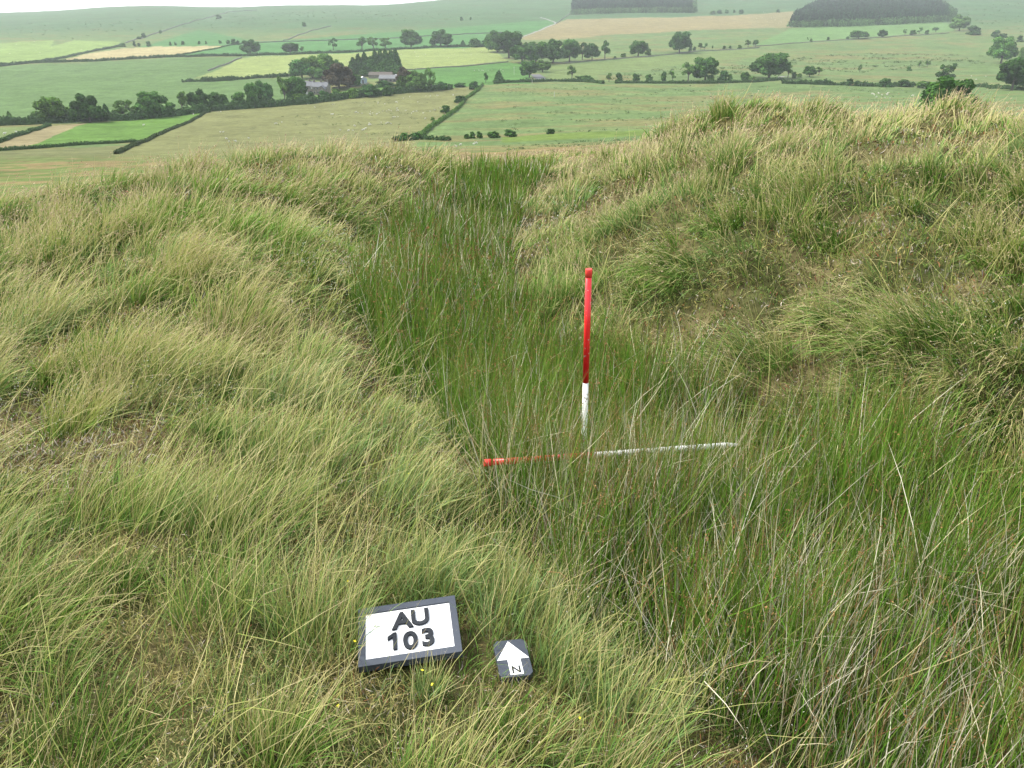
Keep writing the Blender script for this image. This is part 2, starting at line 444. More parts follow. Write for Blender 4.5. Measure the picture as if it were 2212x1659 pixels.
def leaf_cloud(centres, radii, n_per, size, rs, squash=1.0, base=(.050, .118, .026), core=True):
    """leaf-sized quads scattered on and just under the surface of lobes"""
    V = []; C = []; Vc = []; Qc = []
    for (cx, cy, cz), rad in zip(centres, radii):
        n = n_per
        d = rs.normal(size=(n, 3)); d /= np.linalg.norm(d, axis=1)[:, None]
        d[:, 2] *= squash
        rr = rad * rs.uniform(.78, 1.08, n)[:, None]
        p = np.array([cx, cy, cz]) + d * rr
        a = rs.normal(size=(n, 3)) * .9 + np.cross(d, [0, 0, 1]); a /= np.linalg.norm(a, axis=1)[:, None]
        b = np.cross(d + rs.normal(size=(n, 3)) * .5, a); b /= np.linalg.norm(b, axis=1)[:, None] + 1e-9
        s = size * rs.uniform(.6, 1.3, n)[:, None]
        V.append(np.stack([p - a * s - b * s * .5, p + a * s * .3 - b * s, p + a * s + b * s * .4, p - a * s * .2 + b * s], 1).reshape(-1, 3))
        lobe = rs.uniform(.6, 1.5)
        c = np.array(base) * lobe * rs.uniform(.65, 1.45, n)[:, None] * np.array([1, 1, 1])
        c = c * np.where(rs.random(n)[:, None] < .25, np.array([1.35, 1.2, 1.0]), 1.0)
        C.append(np.repeat(c, 4, 0))
    V = np.concatenate(V); C = np.concatenate(C); Q = np.arange(len(V)).reshape(-1, 4)
    if core:
        us, vs = 8, 6
        for (cx, cy, cz), rad in zip(centres, radii):
            n0 = len(V)
            th = np.linspace(0, 2 * PI, us, endpoint=False); ph = np.linspace(.15, PI - .15, vs)
            P, T = np.meshgrid(ph, th, indexing='ij')
            rr = rad * .8 * rs.uniform(.85, 1.1, P.shape)
            s = np.stack([cx + rr * np.sin(P) * np.cos(T), cy + rr * np.sin(P) * np.sin(T), cz + squash * rr * np.cos(P)], -1).reshape(-1, 3)
            q = []
            for i in range(vs - 1):
                for j in range(us): q.append((n0 + i * us + j, n0 + (i + 1) * us + j, n0 + (i + 1) * us + (j + 1) % us, n0 + i * us + (j + 1) % us))
            V = np.concatenate([V, s]); C = np.concatenate([C, np.tile(np.array(base) * .9, (len(s), 1))]); Q = np.concatenate([Q, np.array(q)])
    return V, Q, C

PROTO = {}
def crown_proto(kind, seed):
    key = (kind, seed)
    if key in PROTO: return PROTO[key]
    rs = np.random.default_rng(100 + seed * 7 + len(kind))
    cs, rd = [], []
    if kind == 'broad':       # round field tree, crown almost to the ground
        for i in range(26):
            t = rs.uniform(0, 2 * PI); h = rs.uniform(.26, .86); wmax = .39 * math.sqrt(max(.05, 1 - ((h - .48) / .45) ** 2))
            k = rs.uniform(.55, 1) * wmax; cs.append((k * math.cos(t), k * math.sin(t), h)); rd.append(rs.uniform(.10, .17))
        cs.append((0, 0, .55)); rd.append(.24)
        n, size = 150, .028
    elif kind == 'open':      # windblown, with gaps
        for i in range(15):
            t = rs.uniform(0, 2 * PI); h = rs.uniform(.38, .9); k = rs.uniform(.1, .36) * (1.1 - .4 * h)
            cs.append((k * math.cos(t) + .1 * h, k * math.sin(t), h)); rd.append(rs.uniform(.07, .12))
        n, size = 130, .024
    elif kind == 'bush':
        for i in range(18):
            t = rs.uniform(0, 2 * PI); h = rs.uniform(.1, .78); k = rs.uniform(.3, 1) * .36 * math.sqrt(max(.05, 1 - (h / .95) ** 2))
            cs.append((k * math.cos(t), k * math.sin(t), h)); rd.append(rs.uniform(.11, .18))
        cs.append((0, 0, .35)); rd.append(.3)
        n, size = 110, .036
    elif kind == 'conifer':
        for i in range(26):
            h = .1 + .86 * (i / 25.0); wmax = .40 * (1 - h) ** .75 + .03; t = i * 2.4
            cs.append((wmax * .6 * math.cos(t), wmax * .6 * math.sin(t), h)); rd.append(wmax * .62)
        n, size = 90, .030
    core = kind != 'open'
    V, Q, C = leaf_cloud(cs, rd, n, size, rs, 1.0 if kind != 'conifer' else .8, core=core)
    me = quads_mesh('crown', V, Q, M_leaf, C)
    mb = MB()
    top = {'broad': .5, 'open': .75, 'bush': .3, 'conifer': .85}[kind]
    def tube(p0, p1, r0, r1, seg=7):
        p0 = Vector(p0); p1 = Vector(p1); d = (p1 - p0).normalized(); u = d.orthogonal().normalized(); w_ = d.cross(u)
        vs = [p0 + (u * math.cos(2 * PI * k / seg) + w_ * math.sin(2 * PI * k / seg)) * r0 for k in range(seg)] + \
             [p1 + (u * math.cos(2 * PI * k / seg) + w_ * math.sin(2 * PI * k / seg)) * r1 for k in range(seg)]
        mb.add(vs, [(k, (k + 1) % seg, seg + (k + 1) % seg, seg + k) for k in range(seg)] + [tuple(range(seg, 2 * seg))])
    th = .3 if kind in ('broad', 'open') else .15
    tube((0, 0, -.06), (0.01, 0, th), .035, .024)
    if kind == 'conifer': tube((0.01, 0, th), (0, 0, top), .024, .006)
    else:
        for k in range(7 if kind == 'open' else 5):
            c = cs[k]; tube((0.01, 0, th - .02), (c[0] * .9, c[1] * .9, max(c[2], th + .05)), .02, .006)
    tm = bpy.data.meshes.new('trunk'); tm.from_pydata(mb.v, [], mb.f); tm.materials.append(M_bark); tm.update()
    PROTO[key] = (me, tm); return PROTO[key]

tree_no = 0
ORD = ['first', 'second', 'third', 'fourth', 'fifth', 'sixth', 'seventh', 'eighth', 'ninth', 'tenth', 'eleventh', 'twelfth', 'thirteenth']
KN = {'b': 'broad', 'o': 'open', 's': 'bush', 'c': 'conifer'}
def tree(q, w_px, h_px, code, label, group, name=None, cat=None, y0=55, sink=0.0):
    """code: form letter + leaf letter; q = foot in the 2212 view"""
    global tree_no
    tree_no += 1
    p = hit(q[0], q[1], y0); d = depth_of(p)
    W = w_px / 1719. * d; H = h_px / 1719. * d * 1.03
    kind = KN[code[0]]; me, tm = crown_proto(kind, tree_no % 4)
    nm = name or {'b': 'field_tree', 'o': 'field_tree', 's': 'bush', 'c': 'conifer_tree'}[code[0]]
    r_ = empty(nm, (p[0], p[1], p[2] - .1 - sink), (0, 0, random.uniform(0, 6.28)))
    Wd = W * (1.25 if kind != 'bush' else 1.15)
    r_.scale = (Wd, Wd, H / .97)
    tag(r_, label, cat or {'b': 'tree', 'o': 'tree', 's': 'bush', 'c': 'tree'}[code[0]], group)
    c = link('crown', me, r_)
    if code[1] != 'm':
        c.material_slots[0].link = 'OBJECT'; c.material_slots[0].material = MATS[code[1]]
    elif random.random() < .6:
        c.material_slots[0].link = 'OBJECT'; c.material_slots[0].material = random.choice((M_leaf_y, M_leaf_b))
    link('trunk', tm, r_)
    return r_

def row(zone, k, items, group, y0=55):
    for it in items:
        x, y, w_, h_, code, label = it
        tree(ZZ[zone](x, y), w_ * k, h_ * k, code, label, group, y0=y0)
K1, K4 = .2512, .2647
G = 'trees in the long hedgerow below the farm'
row(1, K1, [
    (90, 1048, 60, 85, 'cm', 'small pointed dark tree at the start of the long hedgerow'),
    (320, 1045, 90, 95, 'sp', 'small round pale tree between the pointed tree and the big leaning oak'),
    (480, 1055, 235, 205, 'bm', 'big round tree leaning right, first large one in the hedgerow'),
    (775, 1052, 235, 225, 'bd', 'tall dark peaked tree, second large one in the hedgerow above the pale strip'),
    (925, 1035, 85, 130, 'cm', 'slim pointed tree just right of the second large hedgerow tree'),
    (1070, 1030, 195, 160, 'op', 'pale airy tree with sky gaps above the green paddock'),
    (1310, 1010, 240, 200, 'bd', 'broad dark tree with a yellow patch, above the middle of the green paddock'),
    (1460, 980, 140, 95, 'sm', 'low bushy tree beside the broad dark tree above the paddock'),
    (1570, 972, 130, 178, 'om', 'upright thin-crowned tree above the top corner of the paddock'),
    (1712, 960, 160, 172, 'bd', 'round dark tree where the diagonal wall meets the hedgerow'),
    (1885, 945, 165, 140, 'bm', 'medium green tree just past the diagonal wall in the hedgerow'),
    (2060, 935, 170, 140, 'sm', 'wide low leafy tree between two taller ones in the hedgerow'),
    (2190, 925, 130, 190, 'bd', 'tall dark tree left of the farm in the hedgerow')], G)
row(2, K1, [
    (110, 905, 165, 190, 'bm', 'tall round tree two places before the farmhouse'),
    (90, 915, 180, 90, 'sp', 'pale low bush at the foot of the tall round tree'),
    (295, 885, 130, 205, 'om', 'tall open tree with a bare lower trunk next to the farmhouse'),
    (400, 880, 175, 200, 'bd', 'dense dark tree standing against the farmhouse gable'),
    (415, 890, 140, 90, 'sm', 'bright green bush in front of the farmhouse gable'),
    (525, 865, 80, 75, 'sm', 'small dark bush under the farmhouse windows'),
    (635, 850, 105, 70, 'sm', 'low wide bush below the farmhouse corner'),
    (738, 835, 85, 80, 'sp', 'light green round bush below the purple beech'),
    (880, 845, 120, 92, 'sm', 'bush in the garden hedge below the purple beech'),
    (1005, 832, 190, 105, 'sm', 'wide twin bush in the garden hedge below the white shed'),
    (1190, 826, 115, 92, 'sd', 'dark round bush in the garden hedge below the long barn'),
    (1310, 790, 125, 150, 'sm', 'leafy tree in front of the small purple tree'),
    (1430, 792, 160, 165, 'bp', 'large light green tree past the end of the barn'),
    (1555, 785, 110, 180, 'op', 'thin bare-topped tree next to the light green one past the barn'),
    (1650, 775, 110, 72, 'sm', 'small bush past the bare-topped tree'),
    (1800, 748, 130, 38, 'sd', 'low dark clump near the top of the diagonal hedge'),
    (1920, 768, 90, 72, 'sm', 'bush at the top of the diagonal hedge')], G)
G = 'trees standing round the farm buildings'
row(2, K1, [
    (440, 680, 190, 150, 'bm', 'green tree at the outer edge of the wood behind the farmhouse'),
    (530, 672, 220, 170, 'bm', 'broad tree in the middle of the wood behind the farmhouse'),
    (640, 665, 150, 180, 'bp', 'lighter tree poking above the wood behind the farmhouse'),
    (620, 690, 150, 110, 'bm', 'low tree right behind the farmhouse roof'),
    (715, 670, 150, 140, 'bd', 'dark tree in the wood beside the purple beech'),
    (760, 765, 250, 195, 'br', 'large dark purple beech beside the farmhouse'),
    (905, 742, 120, 115, 'sm', 'green bush between the purple beech and the white shed'),
    (1325, 740, 150, 145, 'br', 'small dark purple tree at the end of the long barn'),
    (1140, 745, 180, 50, 'sm', 'low shrubs in front of the long barn')], G)
G = 'conifers in the dark clump above the barn'
for i, (x, y, w_, h_) in enumerate([(885, 640, 100, 130), (930, 638, 90, 155), (985, 636, 95, 165), (1035, 640, 95, 140), (1075, 634, 90, 180), (1120, 632, 90, 182),
                                    (1165, 632, 90, 184), (1210, 630, 90, 180), (1250, 628, 100, 180), (1000, 655, 120, 90), (1130, 645, 120, 110), (1220, 640, 120, 110)]):
    tree(Z2(x, y), w_ * K1 * 1.15, h_ * K1, 'cd', ORD[i if i < 9 else i - 9] + (' conifer from the left in the tall rank above the long barn' if i < 9 else ' from the left of the low conifers fronting the clump above the barn'), G)
G = 'trees along the upper field hedge'
row(2, K1, [
    (0, 468, 150, 115, 'bd', 'round dark tree on the upper hedge near the corner of the cream field'),
    (340, 460, 135, 82, 'bd', 'dome-shaped dark tree on the upper hedge next to a small pale one'),
    (440, 452, 60, 50, 'op', 'small pale tree beside the dome-shaped one on the upper hedge'),
    (708, 432, 88, 95, 'om', 'single small tree on the upper hedge above the farmhouse wood'),
    (955, 430, 130, 100, 'om', 'first of three thin trees in a clump on the upper hedge'),
    (1055, 430, 110, 105, 'om', 'middle of three thin trees in a clump on the upper hedge'),
    (1155, 428, 130, 95, 'op', 'last of three thin trees in a clump on the upper hedge'),
    (1378, 415, 165, 142, 'bd', 'rounded dark tree, first of the two big ones on the upper hedge'),
    (1632, 405, 172, 135, 'bd', 'second big dark tree on the upper hedge, leaning slightly'),
    (1822, 402, 52, 50, 'cm', 'little pointed tree on the upper hedge'),
    (1925, 404, 140, 76, 'sd', 'low dark tree on the upper hedge before the big wood'),
    (2012, 402, 100, 55, 'sm', 'small bush on the upper hedge against the big wood')], G)
G = 'trees of the lane-side wood in mid valley'
row(3, K1, [
    (-40, 450, 200, 165, 'bd', 'dark tree at the top of the lane-side wood'),
    (60, 500, 230, 205, 'bd', 'large dark tree at the head of the lane-side wood'),
    (175, 540, 200, 150, 'bd', 'dense tree second along the lane-side wood'),
    (290, 545, 210, 165, 'bm', 'rounded tree in the middle of the lane-side wood'),
    (440, 540, 190, 182, 'bd', 'tall tree past the middle of the lane-side wood'),
    (580, 530, 160, 168, 'bm', 'lighter tree near the end of the lane-side wood'),
    (690, 515, 110, 138, 'om', 'open tree at the end of the lane-side wood'),
    (775, 520, 120, 132, 'bd', 'upright dark tree just past the lane-side wood'),
    (885, 512, 115, 142, 'om', 'open tree standing last before the gap in the row'),
    (235, 668, 150, 130, 'bd', 'dark tree overhanging the grey lane'),
    (350, 620, 130, 95, 'bm', 'low tree leaning over the grey lane')], G)
G = 'scattered trees on the fence line across the pasture'
row(3, K1, [
    (970, 502, 30, 20, 'sm', 'tiny bush just past the lane-side wood'),
    (1045, 492, 55, 36, 'sm', 'pair of tiny thorn bushes on the pasture fence line'),
    (1170, 485, 150, 118, 'bd', 'dark tree on the pasture fence line above the lane bend'),
    (1255, 475, 60, 60, 'sm', 'small tree touching the dark one on the pasture fence line'),
    (1525, 455, 172, 162, 'bm', 'biggest tree on the pasture fence line, round and pale at its edge'),
    (1620, 442, 42, 52, 'sd', 'small thorn bush beside the biggest fence line tree'),
    (1655, 436, 32, 38, 'sd', 'very small thorn next to the thorn bush on the fence line'),
    (1705, 428, 42, 54, 'om', 'little upright tree, first of a close pair on the fence line'),
    (1742, 432, 46, 55, 'om', 'little upright tree, second of a close pair on the fence line'),
    (1808, 425, 20, 30, 'om', 'tiny lone sapling on the fence line'),
    (1910, 422, 30, 30, 'sm', 'tiny thorn, first of two in mid fence line'),
    (1960, 417, 26, 26, 'sm', 'tiny thorn, second of two in mid fence line'),
    (2040, 422, 42, 36, 'sm', 'small dark thorn past the two tiny ones on the fence line'),
    (2115, 408, 72, 58, 'om', 'spreading thorn tree on the fence line'),
    (2178, 404, 52, 58, 'om', 'thorn tree following the spreading one on the fence line')], G)
row(4, K4, [
    (20, 380, 46, 52, 'om', 'thorn tree ending the cluster under the far plantation edge'),
    (447, 332, 16, 26, 'om', 'tiny upright thorn below the plantation'),
    (470, 342, 32, 26, 'sm', 'tiny round thorn below the plantation'),
    (612, 327, 26, 27, 'sm', 'lone tiny thorn below the middle of the plantation'),
    (772, 320, 36, 24, 'sd', 'little thorn at the edge of a wide low tree below the plantation'),
    (862, 318, 136, 62, 'bd', 'wide low dark tree on the fence line below the plantation'),
    (1050, 306, 72, 58, 'bd', 'round dark tree on the fence line below the plantation'),
    (1240, 287, 45, 48, 'op', 'pale small tree, first of the five below the plantation'),
    (1305, 283, 56, 40, 'sd', 'dark bush, second of the five below the plantation'),
    (1355, 278, 46, 48, 'om', 'pointed small tree, third of the five below the plantation'),
    (1415, 280, 40, 36, 'sd', 'round bush, fourth of the five below the plantation'),
    (1490, 262, 60, 38, 'om', 'spreading small tree, last of the five below the plantation'),
    (1680, 252, 130, 115, 'bp', 'hazy tree at the lower corner of the plantation'),
    (1800, 284, 130, 72, 'sd', 'low dark clump beside the hazy tree by the plantation'),
    (1970, 307, 82, 58, 'sd', 'dark clump out on the pasture right of the plantation'),
    (2040, 308, 68, 38, 'sd', 'lower dark clump joined to the one right of the plantation'),
    (2105, 318, 52, 28, 'sm', 'small faint bush right of the dark clumps'),
    (2178, 342, 52, 52, 'sm', 'bush near the edge of the pasture above the tall tree')], G)
G = 'trees and bushes along the lane hedge'
row(3, K1, [
    (602, 680, 105, 105, 'om', 'small round tree by the lane hedge just past the lane'),
    (700, 695, 200, 50, 'sm', 'low rambling bush along the lane hedge'),
    (920, 705, 75, 72, 'om', 'pale bush above the gap in the lane hedge'),
    (1008, 705, 75, 78, 'sd', 'dark rounded bush by the gate in the lane hedge'),
    (1150, 700, 75, 66, 'sd', 'dark bush with pointed top along the lane hedge'),
    (1260, 700, 76, 66, 'sm', 'medium bush along the lane hedge'),
    (1390, 698, 62, 88, 'sd', 'tall narrow bush along the lane hedge'),
    (1468, 698, 72, 84, 'op', 'pale wispy bush along the lane hedge'),
    (1600, 698, 140, 145, 'op', 'sparse pale tree left of the big dark round one'),
    (1745, 698, 205, 182, 'bd', 'big dark round tree on the lane hedge in mid valley'),
    (1790, 700, 90, 60, 'sp', 'pale bush at the foot of the big dark round tree'),
    (1898, 698, 100, 90, 'sm', 'round bush right of the big dark round tree'),
    (1962, 698, 60, 62, 'sp', 'small pale bush between the two big trees'),
    (2088, 698, 92, 84, 'sm', 'dark bush before the widest tree on the lane hedge'),
    (2150, 705, 80, 50, 'sp', 'light bush at the foot of the widest tree')], G)
row(4, K4, [
    (130, 640, 275, 185, 'bd', 'widest dark domed tree on the lane hedge'),
    (285, 635, 85, 100, 'om', 'thin upright bush against the widest domed tree'),
    (332, 638, 52, 56, 'sm', 'small bush after the thin upright one'),
    (380, 632, 52, 36, 'sp', 'low pale bush after the widest domed tree'),
    (460, 628, 95, 82, 'bd', 'small round tree standing alone by the lane'),
    (537, 612, 76, 60, 'om', 'little tree beside the small round one by the lane'),
    (785, 698, 65, 62, 'sd', 'upright dark bush in the lower lane hedge'),
    (852, 700, 62, 45, 'sm', 'rounded bush next to the upright one in the lower lane hedge'),
    (1085, 710, 120, 70, 'sd', 'dense bush in the lower lane hedge near the sheep'),
    (1240, 710, 130, 60, 'sd', 'bulky bush ending the lower lane hedge'),
    (1390, 718, 135, 62, 'sp', 'pale thin bush between the hedge end and the leaning tree'),
    (1562, 695, 165, 155, 'om', 'leaning open-crowned tree above the big round bush'),
    (2022, 517, 195, 188, 'bm', 'tall tree standing alone on the pasture near the edge of the view'),
    (2215, 500, 90, 120, 'bp', 'hazy tree cut off at the edge of the view'),
    (2110, 738, 225, 240, 'bd', 'large dark tree with two crowns by the end of the lane hedge'),
    (868, 592, 42, 62, 'op', 'spindly thorn on the rushy ground'),
    (1275, 577, 42, 36, 'sm', 'round thorn on the rushy ground'),
    (1355, 552, 42, 52, 'op', 'thin thorn, first of a pair on the rushy ground'),
    (1420, 547, 50, 52, 'op', 'thin thorn, second of a pair on the rushy ground'),
    (1645, 542, 52, 30, 'sd', 'flat dark thorn on the rushy ground'),
    (205, 102, 34, 26, 'sd', 'lone dark thorn beside the big plantation')], G)
tree((2040, 262), 100, 88, 'bd', 'large dark thorn bush rising behind the crest of the grassy bank', 'bushes on the lower slope', name='thorn_bush', cat='bush')
G = 'small bushes across the rough pasture'
row(2, K1, [
    (1800, 882, 105, 66, 'sd', 'dark bush beside the upper half of the diagonal hedge'),
    (1672, 975, 92, 74, 'sm', 'round bush halfway down the diagonal hedge'),
    (1560, 1034, 42, 28, 'sm', 'small bush beside the lower half of the diagonal hedge'),
    (1330, 1205, 110, 62, 'sd', 'dark bush at the foot of the diagonal hedge'),
    (1420, 1200, 90, 66, 'sm', 'leafy bush at the foot of the diagonal hedge'),
    (1855, 1192, 60, 45, 'sd', 'small bush, first of the row below the rough pasture'),
    (1900, 1190, 60, 60, 'sd', 'pointed bush, second of the row below the rough pasture'),
    (1965, 1190, 62, 60, 'sd', 'upright bush, third of the row below the rough pasture'),
    (2085, 1186, 115, 62, 'sd', 'wide rounded bush, fourth of the row below the rough pasture'),
    (2020, 712, 62, 82, 'om', 'twisted small tree at the top of the diagonal hedge'),
    (2130, 708, 90, 92, 'cd', 'pointed dark tree at the corner by the top of the diagonal hedge')], G)
row(3, K1, [
    (70, 1176, 130, 62, 'sd', 'widest dark bush at the edge of the rough pasture'),
    (420, 1152, 76, 52, 'sd', 'lone dark bush at the edge of the rough pasture'),
    (1815, 124, 52, 32, 'sm', 'faint bush, first of five below the high moor'),
    (1870, 118, 48, 34, 'sm', 'faint bush, second of five below the high moor'),
    (1930, 115, 40, 32, 'sm', 'faint bush, third of five below the high moor'),
    (1995, 110, 26, 28, 'sm', 'faint bush, smallest of five below the high moor'),
    (2055, 118, 56, 38, 'sm', 'faint bush, last of five below the high moor')], G)
G = 'small trees along the top edge of the cream field'
ORD = ['first', 'second', 'third', 'fourth', 'fifth', 'sixth', 'seventh', 'eighth', 'ninth', 'tenth', 'eleventh', 'twelfth', 'thirteenth']; n_ = 0
for x, y, w_, h_ in [(1055, 402, 56, 32), (1155, 400, 36, 46), (1195, 398, 36, 32), (1280, 398, 52, 46), (1465, 390, 22, 32), (1510, 390, 24, 27), (1575, 386, 30, 36),
                     (1715, 382, 30, 31), (1772, 378, 16, 26), (1893, 376, 30, 30), (1965, 378, 42, 36), (2012, 384, 52, 52), (2045, 384, 42, 36)]:
    tree(Z1(x, y), w_ * K1, h_ * K1, 'sd', ORD[n_] + ' little tree from the left in the row above the cream field', G); n_ += 1
for z, x, y, w_, h_, l in [(1, 1240, 327, 56, 42, 'dark bush on the slope over the row above the cream field'), (1, 1195, 337, 42, 26, 'small low bush joined to the dark one over the cream field row'),
                           (1, 1383, 287, 26, 31, 'tiny bush beside the wall climbing the far hill'), (1, 1880, 162, 52, 36, 'dark bush high on the far hill beside the climbing wall'),
                           (2, 455, 227, 52, 36, 'lone dark bush on the far hill above the bright green field'), (2, 1808, 177, 36, 36, 'small bush, larger of two on the far hill'),
                           (2, 1890, 172, 26, 26, 'small bush, lesser of two on the far hill')]:
    tree(ZZ[z](x, y), w_ * K1, h_ * K1, 'sd', l, 'bushes on the far hill')

# plantations on the far slope: woods that read as one mass
def wood(name, outline, label, hts, front):
    rs = np.random.default_rng(len(name) + int(outline[0][0]))
    poly = [hit(*q)[:2] for q in outline]
    xs = [p[0] for p in poly]; ys = [p[1] for p in poly]
    x, y = np.meshgrid(np.arange(min(xs), max(xs), 12.5), np.arange(min(ys), max(ys), 14.0))
    x = x.ravel() + rs.uniform(-3, 3, x.size); y = y.ravel() + rs.uniform(-3, 3, y.size)
    m = inpoly(x, y, poly); x, y = x[m], y[m]; z = ground_z(x, y)
    yf = np.min(y)
    Vs, Cs = [], []
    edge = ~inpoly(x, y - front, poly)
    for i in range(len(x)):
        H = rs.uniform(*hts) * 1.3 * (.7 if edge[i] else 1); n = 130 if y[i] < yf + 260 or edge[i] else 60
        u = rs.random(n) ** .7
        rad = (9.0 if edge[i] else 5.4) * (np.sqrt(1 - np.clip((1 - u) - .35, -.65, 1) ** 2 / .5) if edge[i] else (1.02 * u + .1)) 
        rad = np.nan_to_num(rad, nan=1.0)
        zz = z[i] + H * (1 - u * .95); t = rs.uniform(0, 2 * PI, n)
        p = np.stack([x[i] + rad * np.cos(t), y[i] + rad * np.sin(t), zz], 1)
        a = rs.normal(size=(n, 3)); a /= np.linalg.norm(a, axis=1)[:, None]; b = np.cross(a, rs.normal(size=(n, 3))); b /= np.linalg.norm(b, axis=1)[:, None]
        s = rs.uniform(.8, 1.7, n)[:, None]
        Vs.append(np.stack([p - a * s, p - b * s, p + a * s, p + b * s], 1).reshape(-1, 3))
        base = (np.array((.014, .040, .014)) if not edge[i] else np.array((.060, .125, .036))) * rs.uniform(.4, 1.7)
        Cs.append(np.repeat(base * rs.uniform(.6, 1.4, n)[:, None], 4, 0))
    V = np.concatenate(Vs); C = np.concatenate(Cs)
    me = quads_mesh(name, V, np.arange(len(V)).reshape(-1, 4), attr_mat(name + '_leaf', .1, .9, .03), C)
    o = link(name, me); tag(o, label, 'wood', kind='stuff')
wood('conifer_wood', [(1238, 32), (1500, 28), (1500, 4), (1480, -22), (1250, -22), (1236, 10)], 'two-tone conifer plantation high on the far slope above the tan field', (13, 17), 45)
wood('plantation', [(1705, 60), (1800, 58), (1960, 52), (2062, 46), (2060, 28), (2010, -8), (1800, -12), (1745, 20), (1712, 40)], 'large dark rounded plantation above the green pasture', (14, 18), 30)

# rushy scrub and rough tufts over the damp pasture
def scrub(name, label, areas, cat):
    rs = np.random.default_rng(77)
    V = []; C = []
    for zone, pts, n, hs in areas:
        poly = wp(zone, pts); xs = [p[0] for p in poly]; ys = [p[1] for p in poly]
        x = rs.uniform(min(xs), max(xs), n * 6); y = rs.uniform(min(ys), max(ys), n * 6)
        m = inpoly(x, y, poly) & (fbm(x * .3, y, 1 / 18., 3, 401) + rs.normal(size=len(x)) * .12 > .18)
        x, y = x[m][:n], y[m][:n]; z = ground_z(x, y)
        for i in range(len(x)):
            k = 22; h = hs * rs.uniform(.5, 1.4); w_ = h * rs.uniform(1.0, 2.6)
            p = np.stack([x[i] + rs.normal(size=k) * w_ * .5, y[i] + rs.normal(size=k) * w_ * .4, z[i] + rs.random(k) ** 1.3 * h], 1)
            a = rs.normal(size=(k, 3)); a /= np.linalg.norm(a, axis=1)[:, None]; b = np.cross(a, rs.normal(size=(k, 3))); b /= np.linalg.norm(b, axis=1)[:, None]
            s_ = rs.uniform(.12, .3, k)[:, None] * h
            V.append(np.stack([p - a * s_, p - b * s_, p + a * s_, p + b * s_], 1).reshape(-1, 3))
            C.append(np.repeat(np.array((.07, .105, .04)) * rs.uniform(.6, 1.5) * rs.uniform(.7, 1.3, k)[:, None], 4, 0))
    V = np.concatenate(V); C = np.concatenate(C)
    o = link(name, quads_mesh(name, V, np.arange(len(V)).reshape(-1, 4), attr_mat('scrub_leaf', .1, .9, .03), C)); tag(o, label, cat, kind='stuff')
scrub('scrub', 'low dark rush tufts and scrub dotted over the damp valley pastures', [
    (4, [(250, 480), (900, 440), (1900, 440), (1900, 520), (1300, 560), (700, 600), (350, 560)], 420, 1.5),
    (3, [(900, 640), (1400, 590), (2212, 560), (2212, 640), (1900, 680), (900, 690)], 150, 1.6),
    (3, [(0, 730), (900, 730), (2200, 730), (2200, 860), (1400, 1130), (0, 1150)], 330, .8),
    (4, [(0, 700), (1300, 730), (1200, 850), (0, 850)], 120, .8),
    (4, [(1650, 60), (2212, 30), (2212, 280), (1900, 260), (1700, 200)], 160, 2.0),
    (2, [(0, 110), (1000, 90), (2212, 110), (2212, 170), (1000, 200), (0, 230)], 200, 2.0),
    (1, [(0, 200), (1000, 180), (2212, 130), (2212, 240), (1300, 240), (600, 340), (0, 340)], 200, 2.0),
    (2, [(0, 945), (1600, 830), (1400, 1150), (0, 1180)], 120, .6),
    (3, [(0, 1240), (1100, 1180), (1000, 1290), (0, 1330)], 120, .5)], 'scrub')

